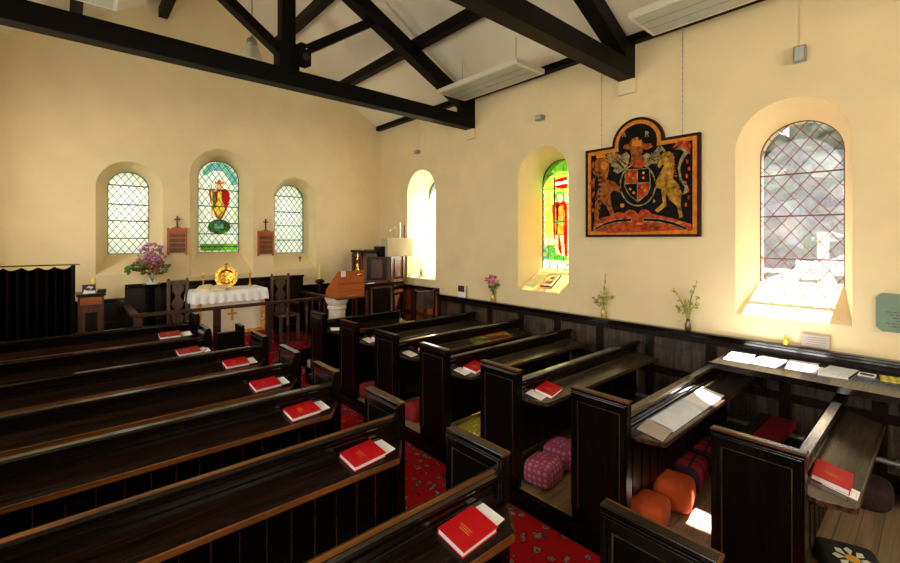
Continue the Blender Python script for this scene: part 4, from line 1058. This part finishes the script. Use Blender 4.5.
# lectern of red oak on a stone pedestal
lc = Vector((3.49, 6.62, 0))
r = empty('lectern', (3.28, 6.47, .26), 'red oak sloping book desk on a round pale stone pedestal', 'lectern')
bz = 1.21-.26
MB().lathe([(.15, 0), (.15, .06), (.135, .09), (.13, bz-.19), (.15, bz-.17), (.15, bz-.13), (.135, bz-.12), (.17, bz-.07), (.195, bz)], n=28).build('stone_pedestal', M['stone'], r)
a = onY(338, 272, 6.28); b = onY(364.5, 297, 6.28); dw = (b.x-a.x)/2; dh = a.z-b.z; ox = (a.x+b.x)/2-3.28
MB().prism([(ox-dw, -.19, bz), (ox-dw, .24, bz), (ox-dw, .24, bz+.10), (ox-dw, -.19, bz+dh)], (2*dw, 0, 0)).build('book_desk', M['red_oak'], r)
B('desk_base', ox-dw-.03, ox+dw+.03, -.21, .26, bz-.015, bz+.012, M['brown'], r, w=.004)
B('name_plate', ox-.06, ox+.08, -.194, -.19, bz+.03, bz+.045, M['gold_ink'], r)
B('bookmark', ox-dw+.05, ox-dw+.13, -.196, -.188, bz+dh-.09, bz+dh+.005, M['paper'], r)

# clerk's desk in dark wood
r = empty('reading_desk', (4.05, 6.57, .12), 'dark panelled reading desk between lectern and pulpit', 'desk')
a = onY(365, 284, 6.36); b = onY(396, 284, 6.36); w0, w1 = a.x-4.05, b.x-4.05; tz = a.z-.12
B('body', w0, w1-.05, -.22, .04, 0, tz-.03, M['panel_dark'], r, w=.004)
MB().prism([(w0-.02, -.25, tz-.03), (w0-.02, .05, tz-.07), (w0-.02, .05, tz-.04), (w0-.02, -.25, tz)], (w1-w0+.04, 0, 0)).build('desk_top', M['panel_dark'], r)
mb = MB(); 
for x0, x1 in ((w0+.10, w1-.12),): mb.box(x0, x0+.03, -.235, -.22, .3, tz-.06).box(x1, x1+.03, -.235, -.22, .3, tz-.06).box(x0, x1, -.234, -.22, tz-.09, tz-.06).box(x0, x1, -.234, -.22, .3, .33)
mb.build('moulding', M['chair'], r)
MB().prism([(w0+.0, -.24, tz-.1), (w0+.0, -.24, .2), (w0+.04, -.24, .2), (w0+.04, -.24, tz-.1)], (0, .02, 0)).build('corner_post', M['brown'], r)
tp = .12+tz
for k, (dx, m, lb, yw) in enumerate(((w0+.13, 'paper', 'white booklet on the dark reading desk', .2), (w0+.30, 'red_cloth', 'red book on the dark reading desk', -.1))):
    tag(MB().box(-.08, .08, -.06, .06, 0, .012).build('desk_book', M[m], None, (4.05+dx, 6.44, tp-.010), rot=(-.128, 0, yw)), lb, 'book', 'books on the reading desk')
tag(B('tall_cabinet_back', 0, 1, 0, 1, 0, 1, M['black']), 'x', 'x') if False else None

# pulpit
px0, px1 = onY(364, 260, 6.8).x, onY(408, 260, 6.8).x; pz = onY(385, 250, 6.75).z; pb = .45
r = empty('pulpit', ((px0+px1)/2, 7.08, pb), 'dark oak panelled pulpit in the corner by the bright window', 'pulpit')
R_ = (px1-px0)/2; n = 6; hh = pz-pb
rad = R_/math.cos(PI/6)*1.0
ang = [PI/6+k*PI/3 for k in range(6)]
def hexr(q, z): return [(q*math.cos(a), q*math.sin(a)*.75, z) for a in ang]
MB().prism(hexr(rad*.93, .0), (0, 0, hh-.05)).build('body', M['panel_dark'], r)
bev(MB().prism(hexr(rad, hh-.05), (0, 0, .05)).build('cornice', M['black'], r), .01)
bev(MB().prism(hexr(rad*.98, hh*.52), (0, 0, .05)).build('mid_moulding', M['black'], r), .01)
bev(MB().prism(hexr(rad*.98, 0), (0, 0, .08)).build('plinth', M['black'], r), .01)
mb = MB()
for k in range(6):
    A = Vector(hexr(rad*.93, 0)[k]); Bv = Vector(hexr(rad*.93, 0)[(k+1)%6]); d = (Bv-A); L = d.length; d /= L; nn = Vector((d.y, -d.x, 0)).normalized()
    if nn.dot((A+Bv)/2) < 0: nn = -nn
    for z0, z1 in ((.12, hh*.50), (hh*.60, hh-.07)):
        for s0, s1, za, zb in ((.0, .06, z0, z1), (L-.06, L, z0, z1), (.0, L, z0, z0+.05), (.0, L, z1-.05, z1)):
            P = [A+d*s0, A+d*s1, A+d*s1+nn*.018, A+d*s0+nn*.018]; mb.prism([(q.x, q.y, za) for q in P], (0, 0, zb-za))
        P = [A+d*L*.3, A+d*L*.7, A+d*L*.7+nn*.01, A+d*L*.3+nn*.01]; MB().prism([(q.x, q.y, z0+.10) for q in P], (0, 0, z1-z0-.2)).build('raised_panel', M['brown'], r)
mb.build('panel_frame', M['brown'], r)
# pulpit desk with beige fall
a = onY(387, 238, 6.60); b = onY(413, 256, 6.60)
bw = b.x-a.x
o = empty('pulpit_fall', ((a.x+b.x)/2, 6.60, b.z+.002), 'beige cloth fall draped over the pulpit book desk', 'cloth')
bev(B('cloth', -bw/2, bw/2, 0, .22, 0, a.z-b.z, M['beige_cloth'], o), .012)
B('desk_side', -bw/2-.10, -bw/2-.005, .05, .28, .0, (a.z-b.z)*.55, M['black'], o, w=.01)
for k, (u, m, hgt, lb) in enumerate(((400, 'wax_white', .28, 'thin white candle standing at the pulpit desk'), (404.5, 'brown', .24, 'short brown rod standing behind the pulpit cloth'))):
    p = onY(u, 236, 6.70); tag(MB().lathe([(.016, 0), (.014, hgt), (.004, hgt+.01)], n=10).build('pulpit_candle' if k == 0 else 'pulpit_rod', M[m], None, (p.x, 6.70, a.z+.001)), lb, 'candle' if k == 0 else 'rod')
p = onY(394, 236, 6.7); r2 = empty('candle_bracket', (p.x, 6.70, a.z), 'thin curled wire candle bracket on the pulpit desk', 'bracket')
MB().tube([(0, 0, 0), (0, 0, .16), (.03, 0, .19)], .005, 6).tube([(0, 0, .12), (-.06, 0, .16), (-.09, 0, .13)], .005, 6).build('wire', M['steel'], r2); MB().ico((-.09, 0, .14), .014).ico((.03, 0, .20), .014).build('cup', M['brass'], r2)
# brass candlesticks between lectern and pulpit
p = onY(363, 268, 7.0)
rt = empty('candle_bracket', (p.x, 7.02, onY(363, 268, 7.02).z), 'brass bracket with white candle at the pulpit side', 'candlestick')
MB().lathe([(.03, .0), (.035, .02), (.01, .04), (.012, .07), (.03, .08)], n=12).tube([(0, .0, .0), (.0, .20, -.05)], .01, 6).build('bracket', M['brass'], rt); MB().lathe([(.016, .075), (.016, .33), (.003, .34)], n=10).build('candle', M['wax_white'], rt)
p = onY(357, 272, 6.92); rt = empty('brass_lamp', (onY(357, 272, 6.38).x, 6.37, .26+bz+dh*.86), 'conical brass base with tall thin stem behind the lectern desk', 'lamp')
MB().lathe([(.10, -.03), (.10, .0), (.05, .05), (.012, .08), (.010, .22), (.018, .23), (.010, .25), (.007, .36)], n=20).build('stem_and_base', M['brass'], rt, smooth=True)

# chair near the window wall
r = empty('wooden_chair', (4.62, 6.05, .12), 'dark wooden chair standing by the sunlit panelling under the bright window', 'chair', rot=(0, 0, -.25))
for s in (-1, 1):
    bev(MB().prism([(s*.19, -.20, 0), (s*.19+.035*-s, -.20, 0), (s*.19+.035*-s, -.27, 1.17), (s*.19, -.27, 1.17)], (0, .035, 0)).build('back_leg', M['panel_dark'], r), .003)
    bev(B('front_leg', *sorted((s*.19, s*.155)), .16, .195, 0, .43, M['panel_dark'], r), .003)
bev(B('seat', -.20, .20, -.21, .20, .43, .46, M['panel_dark'], r), .005)
bev(MB().box(-.16, .16, -.265, -.245, .85, 1.15).build('back_panel', M['panel'], r), .004)
# white card at rail end
p = onX(462, 293, XW-.05); tag(B('postcard', XW-.055, XW-.05, p.y-.09, p.y+.09, 1.183, 1.38, M['paper'], None), 'white postcard with a maroon picture standing on the rail end', 'card')
o = bpy.data.objects['postcard']; MB().box(XW-.0565, XW-.055, p.y-.06, p.y+.09, 1.27, 1.375).build('picture', M['photo_dark'], o)

# ------------------------------------------------------------------ vases and flowers on the rail and sills
def vase(loc, h, w, m, label): return tag(MB().lathe([(w*.42, 0), (w*.5, .01), (w*.5, h*.55), (w*.3, h*.75), (w*.32, h), (w*.26, h), (w*.25, h*.7), (w*.4, h*.5)], n=16).build('flower_vase', M[m], None, loc, smooth=True), label, 'vase')
def sprig(loc, label, heads, leaves, lc='leaf'):
    r = empty('flower_bunch', loc, label, 'flowers'); L0 = Vector(loc)
    st_ = MB(); parts = {}
    for (u, v, rad, m) in heads:
        p = onX(u, v, loc[0]+random.uniform(-.05, .03))-L0
        st_.tube([(0, 0, -.04), (p.x*.3, p.y*.35, p.z*.55), p], .0035, 5)
        q = parts.setdefault(m, MB())
        for k in range(7): q.ico(p+Vector([random.uniform(-rad, rad) for _ in range(3)]), rad*.55, 1, (1, 1, .7), .3)
    st_.build('stems', M['stem'], r)
    for m, q in parts.items(): q.build(m.replace('flower', '')+'_blossoms', M[m], r)
    q = MB()
    for (u, v, s) in leaves:
        p = onX(u, v, loc[0]+random.uniform(-.04, .03))-L0
        for k in range(6):
            c = p+Vector([random.uniform(-s, s) for _ in range(3)]); a = random.uniform(0, PI); dd = Vector((random.uniform(-.3, .3), math.cos(a), math.sin(a)))*s; e = dd.cross(Vector((1, .2, .1))).normalized()*s*.45
            q.prism([c-dd, c+e, c+dd, c-e], Vector((-.002, 0, 0)))
    q.build('leaves', M[lc], r); return r
RT = 1.181
pv = onX(493, 300, XW-.045); vase((XW-.045, pv.y, RT), .14, .075, 'amber', 'yellow glass vase of pink flowers on the wall rail')
sprig((XW-.045, pv.y, RT+.13), 'bunch of bright pink flowers on the wall rail by the stained window',
      [(487, 279, .03, 'pink'), (491, 277, .03, 'pink'), (495, 278, .03, 'pink'), (489, 283, .028, 'pink'), (493, 282, .028, 'pink'), (497, 281, .025, 'yellowflower')], [(490, 287, .03), (494, 288, .03), (497, 285, .03), (493, 292, .03)])
pv = onX(603.5, 315, XW-.045); vase((XW-.045, pv.y, RT), .13, .065, 'amber', 'amber glass vase of thin seed heads on the wall rail')
sprig((XW-.045, pv.y, RT+.12), 'thin tall sprig with seed heads in the amber vase',
      [(605.5, 274, .006, 'stem'), (605, 281, .008, 'yellowflower'), (604, 287, .010, 'yellowflower'), (601, 292, .012, 'yellowflower'), (607, 292, .012, 'yellowflower'), (612, 296, .013, 'orangeflower'), (593, 298, .013, 'rustflower'), (602, 299, .012, 'yellowflower')],
      [(600, 297, .022), (596, 301, .022), (608, 298, .022), (603, 303, .022), (605, 293, .016), (600, 304, .024), (611, 298, .018), (604, 288, .016), (605, 282, .014)], 'wild_leaf')
pv = onX(688, 328, XW-.045); vase((XW-.045, pv.y, RT), .12, .06, 'brown_glass', 'small brown bottle of yellow flowers on the wall rail')
sprig((XW-.045, pv.y, RT+.11), 'yellow wild flowers with two tall spikes in the brown bottle',
      [(697, 281, .008, 'yellowflower'), (695, 286, .011, 'yellowflower'), (692, 292, .012, 'yellowflower'), (673, 288, .011, 'yellowflower'), (677, 294, .009, 'stem'), (680, 300, .018, 'orangeflower'), (686, 301, .018, 'yellowflower'), (697, 302, .010, 'yellowflower'), (691, 307, .010, 'yellowflower')],
      [(678, 309, .024), (684, 306, .02), (697, 298, .016), (690, 303, .02), (685, 312, .018), (697, 306, .018), (689, 311, .02), (692, 292, .016), (674, 292, .016), (694, 286, .014)], 'wild_leaf')
pv = onX(420, 275, XW+.08); vase((XW+.10, pv.y-.02, 1.48), .13, .06, 'amber', 'small vase of white flowers on the bright window sill')
sprig((XW+.10, pv.y-.02, 1.60), 'faint white flowers on the bright window sill', [(417, 270, .015, 'wax_white'), (421, 268, .015, 'wax_white'), (424, 271, .015, 'wax_white')], [(420, 273, .02), (422, 275, .015)])
for o in list(bpy.data.objects):
    if o.name.startswith('wax_white_blossoms'): o.name = 'white_blossoms'
# framed picture lying on the stained window sill
sl = (1.71-1.41)/.45; ang_ = math.atan(sl)
r = empty('framed_picture', (XW+.20, 3.72, 1.41+.20*sl+.008), 'small black framed picture lying on the stained window sill', 'picture', rot=(0, -ang_, .0))
B('frame', -.14, .14, -.105, .105, 0, .012, M['frame_black'], r, w=.002); B('mount', -.125, .125, -.09, .09, .012, .0135, mat('cream_mount', (.70, .66, .40), .6), r)
B('print', -.08, -.02, -.06, .06, .0135, .0145, M['ink'], r); B('print', .02, .08, -.03, .03, .0135, .0145, M['ink'], r)
# small cross on right-hand altar window sill
o = MB().box(-.006, .006, -.006, .006, 0, .10).box(-.03, .03, -.005, .005, .06, .072).build('sill_cross', M['black'], None, (onY(300, 257, YE+.2).x, YE+.2, 1.60+.2*(.28/.45)+.0)); tag(o, 'tiny dark cross standing on the altar wall window sill', 'cross')

# ================================================================== OUTSIDE
tag(B('ground', -200, 260, -200, 260, -.6, -.5, M['grass']), kind='structure')
def tree(x, y, h, rad, m, label, nm='tree', trunk=True):
    r = empty(nm, (x, y, -.5), label, 'tree' if nm == 'tree' else 'bush', 'trees beyond the windows')
    if trunk: MB().tube([(0, 0, 0), (.1, 0, h*.5), (.05, .1, h*.8)], .15, 8, .06).build('trunk', M['bark'], r)
    mb = MB()
    for k in range(70):
        a = random.uniform(0, 2*PI); q = random.uniform(.1, 1)*rad; z = h*random.uniform(.15 if not trunk else .35, 1)
        mb.ico((q*math.cos(a), q*math.sin(a), z), random.uniform(.12, .30)*rad, 2, (1, 1, .8), .22)
    mb.build('foliage', M[m], r); return r
tree(15.6, 3.6, 5.9, 2.8, 'tree', 'grey-green tree beyond the clear window, altar side')
tree(19.5, -1.4, 5.6, 2.4, 'tree', 'broad tree beyond the clear window')
tree(11.0, .7, 2.75, 1.2, 'hedge', 'low green bush beyond the clear window', 'bush', False)
tree(10.3, 3.6, 2.6, 1.0, 'hedge', 'low bush beyond the clear window, altar side', 'bush', False)
tree(12.4, -2.0, 2.8, 1.3, 'hedge', 'round green bush at the edge of the clear window view', 'bush', False)
tree(11.5, 8.5, 4.5, 2.2, 'hedge', 'green tree outside the stained window')
tree(13, 14.5, 5, 2.0, 'tree', 'tree outside the window by the pulpit')
tree(-1.8, 16.5, 4.2, 2.0, 'hedge', 'green tree behind the altar wall, curtain side')
tree(3.4, 20.8, 3.6, 2.2, 'hedge', 'green tree behind the altar wall centre')
tree(7.0, 16.5, 2.8, 1.6, 'hedge', 'green bushy tree behind the altar wall, lectern side')
r = empty('garden_gatepost', (8.6, 1.22, -.5), 'white garden post outside the clear window', 'post')
B('post', -.07, .07, -.06, .06, 0, 2.75, M['outside_white'], r)
r = empty('garden_rail', (8.75, 1.0, -.5), 'white garden rail outside the clear window', 'fence')
B('rail', -.03, .03, -2, 2.5, 2.10, 2.16, M['outside_white'], r)
